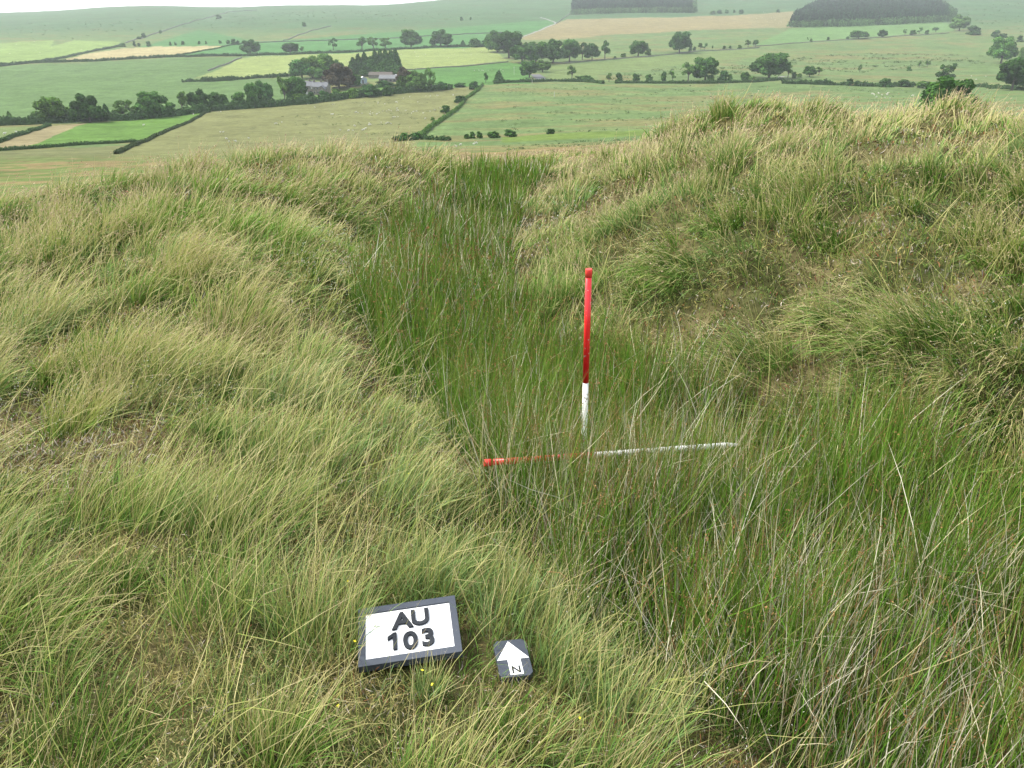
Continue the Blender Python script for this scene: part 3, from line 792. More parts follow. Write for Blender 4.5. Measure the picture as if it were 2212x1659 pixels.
# ------------------------------------------------------------------ hedges and walls
M_hedge = attr_mat('hedge_leaf', .12, .9, .04)
M_drystone = noise_mat('dry_stone', (.07, .075, .06), (.17, .17, .14), 2.5, .9)
def path_pts(zone, pts, step):
    P = [Vector(hit(*(ZZ[zone](*p) if zone else p))) for p in pts]
    out = []
    for a, b in zip(P[:-1], P[1:]):
        n = max(1, int((b - a).length / step))
        for k in range(n): out.append(a.lerp(b, k / n))
    out.append(P[-1])
    x = np.array([p.x for p in out]); y = np.array([p.y for p in out])
    return np.stack([x, y, ground_z(x, y)], 1)
hedge_no = 0
def hedge(zone, pts, h, wd, label, dens=1.0, base=(.048, .095, .030), y_rough=.35, name='hedge'):
    global hedge_no
    hedge_no += 1; h *= 1.3; wd *= 1.1
    rs = np.random.default_rng(500 + hedge_no)
    step = max(.8, h * .5)
    P = path_pts(zone, pts, step); n = len(P)
    T = np.gradient(P[:, :2], axis=0); T /= np.linalg.norm(T, axis=1)[:, None] + 1e-9; Nn = np.stack([-T[:, 1], T[:, 0]], 1)
    hv = h * (1 + y_rough * fbm(np.arange(n) * step, np.zeros(n), .12, 3, hedge_no) + .25 * y_rough * rs.normal(size=n))
    hv = np.clip(hv, .3 * h, 2 * h)
    # core
    prof_ = [(-.5, 0), (-.48, .55), (-.25, .85), (.25, .85), (.48, .55), (.5, 0)]
    V = np.concatenate([np.stack([P[:, 0] + Nn[:, 0] * u * wd, P[:, 1] + Nn[:, 1] * u * wd, P[:, 2] - .2 + hv * v], 1)[:, None] for u, v in prof_], 1).reshape(-1, 3)
    V += rs.normal(size=V.shape) * .05 * h
    Q = []
    k = len(prof_)
    i = np.arange(n - 1)[:, None] * k; j = np.arange(k - 1)[None]
    Q = np.stack([i + j, i + j + 1, i + k + j + 1, i + k + j], -1).reshape(-1, 4)
    C = np.tile(np.array(base) * .8, (len(V), 1))
    m = int(26 * dens)
    idx = np.repeat(np.arange(n), m); N = len(idx)
    th = rs.uniform(-.1, PI + .1, N)
    jit = rs.uniform(-.5, .5, N) * step
    cx = P[idx, 0] + T[idx, 0] * jit + Nn[idx, 0] * np.cos(th) * wd * .55; cy = P[idx, 1] + T[idx, 1] * jit + Nn[idx, 1] * np.cos(th) * wd * .55
    cz = P[idx, 2] + hv[idx] * (.1 + .85 * np.sin(th) ** .7 * 1.0 * rs.uniform(.75, 1.08, N)) if False else P[idx, 2] + hv[idx] * np.clip(.05 + .9 * np.clip(np.sin(th), 0, 1) ** .6 * rs.uniform(.4, 1.1, N), 0, 1.15)
    p = np.stack([cx, cy, cz], 1)
    a = rs.normal(size=(N, 3)); a /= np.linalg.norm(a, axis=1)[:, None]; b = np.cross(a, rs.normal(size=(N, 3))); b /= np.linalg.norm(b, axis=1)[:, None]
    s = rs.uniform(.10, .24, N)[:, None] * max(h, 1.2)
    V2 = np.stack([p - a * s, p - b * s, p + a * s, p + b * s], 1).reshape(-1, 3)
    C2 = np.repeat(np.array(base) * rs.uniform(.55, 1.6, N)[:, None], 4, 0)
    Q2 = np.arange(4 * N).reshape(-1, 4) + len(V)
    me = quads_mesh(name, np.concatenate([V, V2]), np.concatenate([Q, Q2]), M_hedge, np.concatenate([C, C2]))
    o = link(name, me); tag(o, label, 'hedge'); return o
def wall(zone, pts, h, wd, label, mat=M_drystone, name='stone_wall', cat='wall'):
    h *= 1.35; wd *= 1.35
    P = path_pts(zone, pts, 4.0); n = len(P)
    rs = np.random.default_rng(n)
    T = np.gradient(P[:, :2], axis=0); T /= np.linalg.norm(T, axis=1)[:, None] + 1e-9; Nn = np.stack([-T[:, 1], T[:, 0]], 1)
    hv = h * rs.uniform(.8, 1.15, n)
    prof_ = [(-.5, -.4), (-.35, 1), (.35, 1), (.5, -.4)]
    V = np.concatenate([np.stack([P[:, 0] + Nn[:, 0] * u * wd, P[:, 1] + Nn[:, 1] * u * wd, P[:, 2] + (hv * v if v > 0 else v)], 1)[:, None] for u, v in prof_], 1).reshape(-1, 3)
    k = 4
    i = np.arange(n - 1)[:, None] * k; j = np.arange(k - 1)[None]
    Q = np.stack([i + j, i + j + 1, i + k + j + 1, i + k + j], -1).reshape(-1, 4)
    me = quads_mesh(name, V, Q, mat)
    o = link(name, me); tag(o, label, cat); return o

hedge(1, [(-150, 565), (0, 562), (700, 530), (1100, 510), (1400, 495), (2080, 483), (2212, 478)], 3.2, 3, 'long dark hedge under the pale and cream fields')
hedge(2, [(0, 478), (400, 468), (850, 452), (1300, 425), (1700, 405), (2060, 400)], 3.0, 3, 'long dark hedge between the bright green and pale sheep fields')
hedge(1, [(-200, 1085), (0, 1080), (500, 1055), (1100, 1035), (1780, 968)], 4.2, 4, 'tall hedge joining the big trees above the green paddock', 1.4)
hedge(2, [(-330, 955), (0, 932), (500, 893), (800, 852), (1300, 803), (1720, 768)], 4.4, 4, 'tall hedge along the top of the tan sheep field below the farm', 1.4)
hedge(1, [(-150, 1308), (0, 1298), (600, 1255), (1170, 1222)], 1.2, 1.3, 'clipped dark hedge under the green paddock', .8, y_rough=.1)
hedge(1, [(1840, 945), (1460, 1120), (1200, 1235), (1060, 1300), (1000, 1325)], 1.1, 1.5, 'diagonal bank hedge between the green paddock and the tan field', .9, base=(.05, .075, .03), y_rough=.2)
hedge(1, [(-150, 1275), (0, 1222), (250, 1140), (430, 1083)], 1.4, 1.6, 'short diagonal hedge beside the pale strip', .8, y_rough=.2)
hedge(1, [(1570, 708), (1800, 700), (2000, 690), (2212, 672), (2340, 668), (2540, 655)], 3.0, 3, 'dark broken hedge under the yellow-green field left of the farm', 1.2, y_rough=.6)
hedge(1, [(-50, 575), (300, 540), (700, 465), (980, 410), (1060, 385)], 2.4, 4, 'hedge running between the pale field and the cream field', base=(.06, .1, .05))
hedge(1, [(1380, 500), (1600, 465), (1930, 400), (2080, 378)], 1.6, 1.5, 'thin hedge along the upper side of the cream field', .7)
hedge(2, [(1995, 735), (1850, 850), (1700, 1000), (1560, 1090), (1430, 1190)], 1.7, 1.2, 'thick bright green hedge running diagonally down the slope', 1.8, base=(.095, .18, .045), y_rough=.5)
hedge(2, [(1250, 1215), (1430, 1195), (1560, 1200), (1700, 1208)], 1.8, 3, 'low dark hedge at the foot of the diagonal hedge', 1.5, y_rough=.6)
hedge(3, [(-60, 722), (0, 715), (450, 700), (700, 705), (870, 722)], 2.4, 2.4, 'lane hedge between the pointed tree and the field gate', 1.2)
hedge(3, [(975, 718), (1500, 718), (2212, 706), (2400, 690)], 2.2, 2.4, 'lane hedge from the field gate past the big round tree', 1.2)
hedge(4, [(240, 682), (500, 690), (720, 696), (1000, 706), (1310, 712)], 3.2, 3, 'uneven lane hedge above the flock of sheep', 1.4, y_rough=.5)
hedge(4, [(1740, 702), (1900, 712), (2050, 728), (2300, 742)], 2.2, 2.4, 'low lane hedge beside the large two-crowned tree', 1.2, y_rough=.6)
hedge(2, [(960, 770), (1150, 745), (1300, 740)], 1.6, 2, 'low garden hedge in front of the long barn', 1)
wall(1, [(1790, 612), (1900, 570), (2080, 500)], 1.3, 1.0, 'brownish stone wall between the mid green and yellow-green fields')
wall(2, [(-40, 368), (300, 360), (700, 347), (1300, 327), (1450, 316), (1900, 292), (2200, 280)], 1.3, 1.0, 'thin dark stone wall across the bright green field')
wall(2, [(280, 350), (500, 270), (690, 225)], 1.3, 1.0, 'thin wall slanting up the bright green field')
wall(1, [(1080, 372), (1300, 300), (1480, 240), (1750, 165), (2000, 100), (2212, 88)], 1.4, 1.2, 'long stone wall climbing the far hill to the skyline')
wall(2, [(700, 765), (800, 755), (960, 738), (1010, 722)], 1.2, .8, 'farm garden wall beside the purple beech')
wall(2, [(1270, 602), (1400, 600), (1800, 575), (2212, 535)], 1.0, .7, 'thin dark fence line above the green field behind the barn')
wall(3, [(450, 545), (700, 530), (1200, 492), (1500, 463), (1800, 437), (2212, 410)], .9, 1.2, 'low turf bank under the scattered trees of the pasture')
wall(4, [(0, 378), (300, 357), (600, 335), (1100, 303), (1600, 270)], .9, 1.2, 'low turf bank continuing below the plantation')
wall(3, [(465, 205), (540, 150), (600, 105), (640, 75)], 1.3, 1.0, 'stone wall from the track bend up to the conifer plantation')

# ------------------------------------------------------------------ lanes
M_lane = noise_mat('lane_gravel', (.15, .15, .13), (.21, .205, .185), 1.5, .95)
M_tar = noise_mat('lane_tarmac', (.07, .072, .078), (.10, .104, .11), 1.5, .9)
def ribbon(name, zone, pts, wd, mat, label=None):
    wd *= 1.35
    P = path_pts(zone, pts, 5.0)
    T = np.gradient(P[:, :2], axis=0); T /= np.linalg.norm(T, axis=1)[:, None] + 1e-9; Nn = np.stack([-T[:, 1], T[:, 0]], 1)
    L = P[:, :2] + Nn * wd / 2; Rr = P[:, :2] - Nn * wd / 2
    V = np.concatenate([np.column_stack([L, ground_z(L[:, 0], L[:, 1]) + .25]), np.column_stack([Rr, ground_z(Rr[:, 0], Rr[:, 1]) + .25])])
    n = len(P); i = np.arange(n - 1)
    o = link(name, quads_mesh(name, V, np.stack([i, n + i, n + i + 1, i + 1], 1), mat)); tag(o, kind='structure')
ribbon('track', 3, [(330, 150), (385, 165), (440, 185), (465, 200), (380, 235), (300, 270), (170, 320), (110, 350)], 4.5, M_lane)
ribbon('lane', 3, [(285, 640), (320, 665), (350, 700)], 9, M_tar)
ribbon('path', 4, [(-30, 655), (90, 650), (250, 625), (370, 622)], 4, M_lane)

# ------------------------------------------------------------------ farm buildings
M_stone = noise_mat('house_stone', (.11, .10, .085), (.20, .18, .155), 1.2, .9)
M_slate = noise_mat('slate_roof', (.065, .072, .085), (.10, .108, .12), 1.5, .6)
M_white = noise_mat('white_render', (.36, .36, .35), (.44, .44, .43), 1, .8)
M_blue = noise_mat('pale_cladding', (.20, .26, .31), (.26, .32, .36), 1.5, .5)
M_tin = noise_mat('barn_sheet', (.095, .10, .105), (.13, .14, .145), .8, .6)
M_brownroof = noise_mat('brown_roof', (.06, .05, .04), (.085, .072, .058), .8, .8)
M_glass = noise_mat('window_glass', (.03, .035, .04), (.06, .065, .07), 1, .1, spec=.6)
def gabled(parent, L, W, he, hr, x0, y0, wall_mat, roof_mat, along='x', roofn='roof', walln='wall', over=.3):
    """walls with gables, and a pitched roof with thickness; ridge along x or y"""
    mb = MB()
    if along == 'x':
        pr = [(y0, 0), (y0 + W, 0), (y0 + W, he), (y0 + W / 2, hr), (y0, he)]
        v = [(x0, a, b) for a, b in pr] + [(x0 + L, a, b) for a, b in pr]
    else:
        pr = [(x0, 0), (x0 + L, 0), (x0 + L, he), (x0 + L / 2, hr), (x0, he)]
        v = [(a, y0, b) for a, b in pr] + [(a, y0 + W, b) for a, b in pr]
    v = [(a, b, c - 1.5 if c == 0 else c) for a, b, c in v]
    f = [(0, 1, 2, 3, 4), (9, 8, 7, 6, 5)] + [(i, (i + 1) % 5 + 0, (i + 1) % 5 + 5, i + 5) for i in range(5)]
    mb.add(v, f); mb.build(walln, wall_mat, parent)
    rb = MB(); t = .22
    for s in (0, 1):
        if along == 'x':
            e = (y0 - over, he - over * (hr - he) / (W / 2)) if s == 0 else (y0 + W + over, he - over * (hr - he) / (W / 2)); rdg = (y0 + W / 2, hr)
            q = [(x0 - over, *e), (x0 + L + over, *e), (x0 + L + over, *rdg), (x0 - over, *rdg)]
        else:
            e = (x0 - over, he - over * (hr - he) / (L / 2)) if s == 0 else (x0 + L + over, he - over * (hr - he) / (L / 2)); rdg = (x0 + L / 2, hr)
            q = [(e[0], y0 - over, e[1]), (e[0], y0 + W + over, e[1]), (rdg[0], y0 + W + over, rdg[1]), (rdg[0], y0 - over, rdg[1])]
        q2 = [(a, b, c + t) for a, b, c in q]; q1 = [(a, b, c + .02) for a, b, c in q]
        rb.add(q1 + q2, [(0, 1, 2, 3), (7, 6, 5, 4), (0, 4, 5, 1), (1, 5, 6, 2), (2, 6, 7, 3), (3, 7, 4, 0)])
    return rb.build(roofn, roof_mat, parent)
def win(parent, x, y, z, w_, h_, frame=M_white):
    f = MB().box(x - w_ / 2, x + w_ / 2, y - .06, y + .05, z, z + h_).build('window', frame, parent)
    MB().box(x - w_ / 2 + .1, x + w_ / 2 - .1, y - .08, y - .065, z + .1, z + h_ - .1).build('pane', M_glass, f)
p = hit(*Z2(592, 815)); 
house = empty('farmhouse', p, (0, 0, R(-8)))
house.scale = (1.38,) * 3
tag(house, 'stone farmhouse with slate roofs and chimneys beside the large purple beech', 'house')
gabled(house, 10.5, 7, 5.2, 8.0, -5, 0, M_stone, M_slate)
gabled(house, 4.2, 4, 4.2, 6.0, .8, -4, M_stone, M_slate, along='y')
gabled(house, 7.5, 6, 5.6, 8.4, -12.6, 2.5, M_stone, M_slate)
MB().box(-12.5, -9.6, 2.40, 2.48, 0, 2.6).build('white_render', M_white, house); MB().box(-7.6, -5.6, 2.40, 2.48, 3.6, 5.4).build('white_render', M_white, house)
for x, y in ((-4.6, 3.5), (5.0, 3.5), (.4, 3.5), (-8.5, 5.5)):
    MB().box(x - .5, x + .5, y - .45, y + .45, 7.2, 9.6).box(x - .58, x + .58, y - .53, y + .53, 9.6, 9.8).build('chimney', M_stone, house)
for x, z in ((-3.6, 3.2), (-1.2, 3.2), (-3.6, .8), (-1.2, .8)): win(house, x, -.03, z, 1.1, 1.5)
win(house, 2.9, -4.03, 2.4, 1.0, 1.2); win(house, -7.5, 2.45, 3.4, 1.0, 1.5); win(house, -10.5, 2.45, 3.4, 1.0, 1.5)
MB().box(-7.9, -6.6, 2.38, 2.49, 0, 2.2).build('door', M_glass, house)
MB().box(-4.2, -2.4, -.12, -.02, 4.95, 5.3).build('white_band', M_white, house)
p = hit(*Z2(972, 718)); shed = empty('farm_shed', p, (0, 0, R(18)))
shed.scale = (1.38,) * 3
tag(shed, 'small white and pale blue gabled farm shed', 'shed')
gabled(shed, 5.0, 7, 3.6, 4.7, -2.5, 0, M_blue, M_white, along='y')
MB().box(-1.2, -.2, -.1, -.02, 0, 2.6).build('door', M_glass, shed)
p = hit(*Z2(1180, 706)); barn = empty('long_barn', p, (0, 0, R(-6)))
barn.scale = (1.38,) * 3
tag(barn, 'long low barn with a pale grey roof between the shed and the small purple tree', 'barn')
gabled(barn, 15, 8, 2.6, 5.0, -7.5, 0, M_stone, M_tin)
for x in (-5, -1.5, 2, 5): MB().box(x - .8, x + .8, -.09, -.02, .6, 2.0).build('opening', M_glass, barn)
p = hit(*Z2(1110, 672)); barn2 = empty('brown_barn', p, (0, 0, R(-6)))
barn2.scale = (1.38,) * 3
tag(barn2, 'brown-roofed barn just behind the long grey-roofed one', 'barn')
gabled(barn2, 20, 8, 2.4, 4.6, -10, 0, M_stone, M_brownroof)
p = hit(*Z2(1255, 690)); sh2 = empty('white_shed', p, (0, 0, R(-10)))
sh2.scale = (1.38,) * 3
tag(sh2, 'little white-roofed shed at the end of the long barn', 'shed')
gabled(sh2, 3.6, 4, 3.2, 4.1, -1.8, 0, M_blue, M_white)
# posts and poles
M_pole = noise_mat('pole_wood', (.35, .34, .32), (.5, .49, .46), 2)
def pole(q, hpx, label, bar=False):
    p = hit(*q); d = depth_of(p); H = hpx / 1719 * d
    e = empty('telegraph_pole', p); tag(e, label, 'pole')
    MB().lathe([(.20, -.3), (.15, H)], 10).build('post', M_pole, e)
    if bar: MB().box(-.9, .9, -.08, .08, H - 1.0, H - .8).build('crossarm', M_pole, e)
pole(Z2(330, 672), 19, 'thin pole at the field corner beside the farmhouse wood', True)
pole(Z3(104, 645), 17, 'pale pole standing under the lane-side wood', True)
pole(Z3(450, 835), 11, 'white post alone on the rough pasture')
pole(Z3(260, 712), 6, 'short white post in front of the lane hedge')

# ------------------------------------------------------------------ sheep
M_fleece = noise_mat('fleece', (.46, .45, .38), (.56, .54, .48), 9, .95)
def sheep_mesh():
    me = bpy.data.meshes.new('sk')
    V = [(0, 0, .62), (.35, 0, .63), (-.35, 0, .62), (.58, 0, .72), (.72, 0, .86), (.9, 0, .80),
         (.32, .14, .36), (.32, .14, .02), (.32, -.14, .36), (.32, -.14, .02), (-.36, .14, .36), (-.38, .14, .02), (-.36, -.14, .36), (-.38, -.14, .02), (-.6, 0, .55)]
    E = [(0, 1), (0, 2), (1, 3), (3, 4), (4, 5), (1, 6), (6, 7), (1, 8), (8, 9), (2, 10), (10, 11), (2, 12), (12, 13), (2, 14)]
    rad = [.27, .25, .26, .16, .12, .07, .06, .04, .06, .04, .07, .04, .07, .04, .06]
    me.from_pydata(V, E, []); o = link('sk', me)
    sk = o.modifiers.new('s', 'SKIN'); sub = o.modifiers.new('u', 'SUBSURF'); sub.levels = 1
    for i, s in enumerate(me.skin_vertices[0].data): s.radius = (rad[i], rad[i]); s.use_root = (i == 0)
    dg = bpy.context.evaluated_depsgraph_get(); m = bpy.data.meshes.new_from_object(o.evaluated_get(dg))
    bpy.data.objects.remove(o); m.name = 'sheep'; m.materials.clear(); m.materials.append(M_fleece)
    for p_ in m.polygons: p_.use_smooth = True
    return m
SM = sheep_mesh()
ORD = ['first', 'second', 'third', 'fourth', 'fifth', 'sixth', 'seventh', 'eighth', 'ninth', 'tenth', 'eleventh', 'twelfth', 'thirteenth']
def flock(zone, pts, label, group, s=1.25):
    pts = sorted(pts); n_ = 0
    for x, y in pts:
        p = hit(*ZZ[zone](x, y)); o = link('sheep', SM, None, p); o.rotation_euler = (0, 0, random.uniform(0, 6.28)); k = s * random.uniform(.85, 1.15); o.scale = (k,) * 3
        n_ += 1
        tag(o, label.replace('white sheep', ORD[n_ - 1] + ' sheep from the left').replace('cream sheep', ORD[n_ - 1] + ' sheep from the left') if 2 <= len(pts) <= 13 else label, 'sheep', group)
flock(2, [(490, 900), (700, 904), (715, 902), (550, 927), (690, 987), (703, 987), (895, 970), (903, 968), (920, 975), (952, 979), (1028, 965), (1045, 977), (1025, 987), (1078, 987),
          (1087, 983), (1103, 971), (1137, 960), (1187, 952), (1165, 960), (1207, 959), (1255, 937), (1262, 952), (1252, 955), (1268, 953), (1330, 957), (1380, 980), (1395, 965),
          (1425, 962), (1480, 977), (1540, 962), (1578, 950), (1585, 954), (1497, 1024), (1218, 1014), (1228, 1012), (1240, 1012), (1265, 1009), (1120, 1057), (1160, 1067), (1180, 1062),
          (1203, 1070), (1020, 1067), (1013, 1080), (1030, 1077), (893, 1089), (205, 1069), (222, 1067), (265, 1057), (767, 1124), (838, 1129), (877, 1129), (957, 1124), (967, 1122),
          (985, 1112), (1095, 885), (1090, 899), (1150, 899), (1245, 882), (1258, 885), (1310, 850), (1365, 838), (1435, 882), (1502, 830), (1543, 830), (1600, 824), (1607, 826),
          (1738, 822), (978, 885), (1625, 932)], 'white sheep grazing the tan field between the farm and the crest', 'sheep in the tan field', .95)
flock(1, [(1895, 1142), (1920, 1142), (1950, 1199), (1972, 1225), (2028, 1222), (2140, 1195), (1900, 967)], 'white sheep near the diagonal bank hedge in the tan field', 'sheep by the diagonal bank hedge', .9)
flock(1, [(1663, 988)], 'white sheep standing under the hedgerow in the top corner of the green paddock', None)
flock(1, [(1235, 1083)], 'sheep alone in the middle of the green paddock', None)
flock(1, [(150, 1145), (40, 1157)], 'white sheep in the pale corner field', 'sheep in the corner field')
flock(2, [(1922, 612), (1960, 607), (1985, 610), (1998, 610), (2040, 609), (2072, 607), (2130, 612), (2148, 600), (2168, 614)], 'white sheep strung out on the green field beside the lane-side wood', 'sheep in the green field')
flock(2, [(x, y) for x, y in [(40, 490), (85, 489), (180, 482), (240, 484), (240, 608), (228, 612), (345, 545), (490, 480), (700, 470), (760, 505), (835, 535), (980, 470), (1290, 470), (1405, 452), (1420, 488), (1440, 490),
          (1500, 472), (1570, 535), (1660, 430), (1750, 470), (1820, 430), (1830, 436), (1895, 475), (1700, 500), (1980, 450), (2040, 470), (1425, 598)]],
      'white sheep dotted over the yellow-green field behind the farm', 'sheep in the yellow-green field')
flock(1, [(295, 360), (140, 385), (345, 455), (310, 440), (445, 408), (85, 465), (700, 430)], 'white sheep in the pale field under the far hill', 'sheep in the far pale field')
flock(4, [(970, 770), (985, 772), (990, 780), (1025, 767), (1006, 797), (1052, 778), (1095, 777), (1101, 764), (1077, 802), (1117, 808)], 'white sheep in the tight flock below the uneven lane hedge', 'sheep in the tight flock')
flock(4, [(1300, 785), (1370, 802)], 'white sheep between the tight flock and the thorn bush', 'sheep near the thorn bush')
flock(4, [(1783, 624), (1900, 627), (1758, 657), (1820, 652), (1615, 677)], 'white sheep on the field beyond the low lane hedge', 'sheep beyond the lane hedge')
flock(4, [(1800, 874), (1830, 885), (1838, 912)], 'white sheep just over the crest beside the thorn bush', 'sheep over the crest')
flock(4, [(30, 152), (85, 100), (100, 104), (60, 140), (75, 142), (150, 150), (180, 165), (120, 180), (210, 190), (230, 182), (40, 185), (170, 140)], 'white sheep on the far tan field beside the plantation', 'sheep by the plantation')
flock(2, [(1800, 1252), (1765, 1266)], 'cream sheep below the row of bushes past the crest', 'sheep below the bushes', .95)
flock(2, [(1915, 1245), (1938, 1238)], 'cream sheep close together below the wide rounded bush', 'sheep pair below the bushes', .95)

# ------------------------------------------------------------------ things in the grass
M_frame = noise_mat('grey_board', (.042, .050, .066), (.055, .064, .082), 3, .45, .12, bscale=300)
M_panel = noise_mat('white_panel', (.78, .79, .80), (.84, .85, .86), 6, .4)
M_letter = noise_mat('letter_plastic', (.018, .021, .026), (.026, .03, .036), 20, .7, spec=.15)
def text_part(txt, size, x, y, z, parent, ext=.004, off=.0, name='letter', rot=0, sx=1.0, mat=M_letter):
    cu = bpy.data.curves.new(name, 'FONT'); cu.body = txt; cu.size = size; cu.extrude = ext; cu.offset = off; cu.align_x = 'CENTER'; cu.align_y = 'CENTER'; cu.resolution_u = 6
    t = bpy.data.objects.new(name, cu); COL.objects.link(t)
    dg = bpy.context.evaluated_depsgraph_get(); me = bpy.data.meshes.new_from_object(t.evaluated_get(dg))
    bpy.data.objects.remove(t)
    v = np.array([q.co[:] for q in me.vertices]); cx = (v[:, 0].min() + v[:, 0].max()) / 2; cy = (v[:, 1].min() + v[:, 1].max()) / 2
    for q in me.vertices: q.co.x = (q.co.x - cx) * sx; q.co.y -= cy
    me.materials.clear(); me.materials.append(mat); me.name = name
    o = link(name, me, parent, (x, y, z)); o.rotation_euler = (0, 0, rot); return o
BW, BH, BT = .285, .213, .024
board = empty('site_board', (-.294, 1.7715, .005), (0, 0, 0))
board.matrix_world = Matrix.Translation((-.294, 1.7715, .025)) @ Euler((0, 0, R(9.3))).to_matrix().to_4x4() @ Euler((R(6.0), 0, 0)).to_matrix().to_4x4() @ Euler((0, R(-3), 0)).to_matrix().to_4x4() @ Matrix.Translation((0, 0, -BT))
tag(board, 'framed board reading AU 103 lying in the grass', 'sign')
bx, by = .0195, .023
fr = MB()
o4 = [(-BW / 2, -BH / 2), (BW / 2, -BH / 2), (BW / 2, BH / 2), (-BW / 2, BH / 2)]; i4 = [(-BW / 2 + bx, -BH / 2 + by), (BW / 2 - bx, -BH / 2 + by), (BW / 2 - bx, BH / 2 - by), (-BW / 2 + bx, BH / 2 - by)]
v = [(x, y, 0) for x, y in o4] + [(x, y, BT) for x, y in o4] + [(x, y, BT) for x, y in i4] + [(x, y, BT - .007) for x, y in i4]
f = [(3, 2, 1, 0)] + [(k, (k + 1) % 4, 4 + (k + 1) % 4, 4 + k) for k in range(4)] + [(4 + k, 4 + (k + 1) % 4, 8 + (k + 1) % 4, 8 + k) for k in range(4)] + \
    [(8 + k, 8 + (k + 1) % 4, 12 + (k + 1) % 4, 12 + k) for k in range(4)] + [(12, 13, 14, 15)]
fr.add(v, f).build('frame', M_frame, board, .0012)
MB().box(-BW / 2 + bx + .0005, BW / 2 - bx - .0005, -BH / 2 + by + .0005, BH / 2 - by - .0005, BT - .0068, BT - .0045).build('panel', M_panel, board)
zt = BT - .0010
for ch, x, y, s_, sx in (('A', -.017, .0385, .082, 1.0), ('U', .035, .0415, .080, 1.0), ('1', -.046, -.0345, .084, 1.0), ('0', .003, -.0395, .084, 1.0), ('3', .052, -.0365, .084, 1.0)):
    if ch != '1': text_part(ch, s_, x, y, zt, board, .0032, .0023, sx=sx, rot=R(1.0))
    else: MB().prism([(x + .000, y - .030), (x + .0115, y - .030), (x + .0115, y + .030), (x + .003, y + .030), (x - .0145, y + .017), (x - .0145, y + .0055), (x + .000, y + .0145)], BT - .0044, BT + .0022).build('letter', M_letter, board)
NW, NH, NT = .094, .132, .02
north = empty('north_arrow', (0, 0, 0))
north.matrix_world = Matrix.Translation((.0025, 1.725, -.036)) @ Euler((0, 0, R(10.5))).to_matrix().to_4x4() @ Euler((R(5), 0, 0)).to_matrix().to_4x4() @ Euler((0, R(2), 0)).to_matrix().to_4x4() @ Matrix.Translation((0, 0, -NT))
tag(north, 'small grey block with a white arrow and letter N in the grass', 'sign')
cx_, cy_, q_ = NW / 2, NH / 2, .011
MB().prism([(-cx_ + q_, -cy_), (cx_ - q_, -cy_), (cx_, -cy_ + q_), (cx_, cy_ - q_), (cx_ - q_, cy_), (-cx_ + q_, cy_), (-cx_, cy_ - q_), (-cx_, -cy_ + q_)], 0, NT).build('block', M_frame, north, .001)
MB().prism([(-.017, -.060), (.020, -.060), (.020, -.006), (.0455, -.006), (-.004, .060), (-.046, -.006), (-.017, -.006)], NT + .0003, NT + .0016).build('arrow', M_panel, north)
text_part('N', .034, .0015, -.043, NT + .0022, north, .0006, .0007, sx=1.05)

M_red = noise_mat('red_enamel', (.62, .012, .018), (.72, .020, .022), 12, .35, spec=.5)
M_redcap = noise_mat('red_cap', (.72, .05, .04), (.78, .065, .05), 30, .6)
M_wht = noise_mat('white_enamel', (.66, .67, .66), (.78, .78, .77), 14, .4, spec=.5)
fleck(M_red, (.55, .38, .34), 70, .66); fleck(M_wht, (.22, .20, .15), 45, .62); fleck(M_panel, (.42, .42, .40), 60, .68); fleck(M_frame, (.16, .16, .15), 90, .67)
def ranging_rod(name, base, top, red_from_top, label, L=None):
    b = Vector(base); t = Vector(top); d = t - b; L = d.length
    e = empty(name, base); e.rotation_mode = 'QUATERNION'; e.rotation_quaternion = d.to_track_quat('Z', 'Y'); tag(e, label, 'pole', 'ranging rods in the ditch')
    r_ = .0125
    MB().lathe([(.004, -.02), (r_, .03), (r_, L - red_from_top)], 28).build('white_section', M_wht, e, smooth=False)
    MB().lathe([(r_ + .0004, L - red_from_top), (r_ + .0004, L - .012)], 28).build('red_section', M_red, e)
    MB().lathe([(.0140, L - .034), (.0142, L - .002), (.0132, L)], 28).build('cap', M_redcap, e)
    for ch in e.children:
        for p_ in ch.data.polygons: p_.use_smooth = len(p_.vertices) == 4
    return e
a_top = pt_y(1272, 581, 3.1); 
ranging_rod('ranging_rod', (.322, 3.1, a_top[2] - 1.02), a_top, .50, 'red and white ranging rod standing upright in the rushes')
def cam_pt(px, py, dep):
    a = (px - 1106) / 1719.; b = (829.5 - py) / 1719.
    return Vector((a * dep, dep * (CP + b * SP), 1.6 + dep * (-SP + b * CP)))
lr = ranging_rod('ranging_rod', cam_pt(1585, 961, 3.42), cam_pt(1045, 1000, 3.07), .455, 'red and white ranging rod laid flat across the rushes')

# ------------------------------------------------------------------ grass, rushes and moss
def world_poly(pts): return [hit_near(*p)[:2] for p in pts]
RUSH = world_poly([(1140, 352), (1060, 366), (1000, 392), (950, 425), (890, 480), (825, 560), (780, 640), (790, 720), (840, 810), (905, 900), (965, 985), (1020, 1060), (1090, 1140), (1150, 1230), (1210, 1330), (1310, 1410), (1440, 1500),
                   (1600, 1600), (1720, 1659), (1900, 1850), (2900, 1850), (2700, 1180), (2212, 1090), (2000, 1000), (1780, 935), (1540, 885), (1370, 820), (1215, 770), (1140, 700), (1112, 610), (1110, 520), (1140, 440), (1180, 392), (1210, 358)])
def rush_mask(x, y):
    jx = fbm(x, y, 1.6, 2, 61) * .12; jy = fbm(x, y, 1.6, 2, 71) * .12
    return inpoly(x + jx, y + jy, RUSH)
def slope(x, y):
    e = .15
    return np.stack([(ground_z(x + e, y) - ground_z(x - e, y)) / (2 * e), (ground_z(x, y + e) - ground_z(x, y - e)) / (2 * e)], 1)

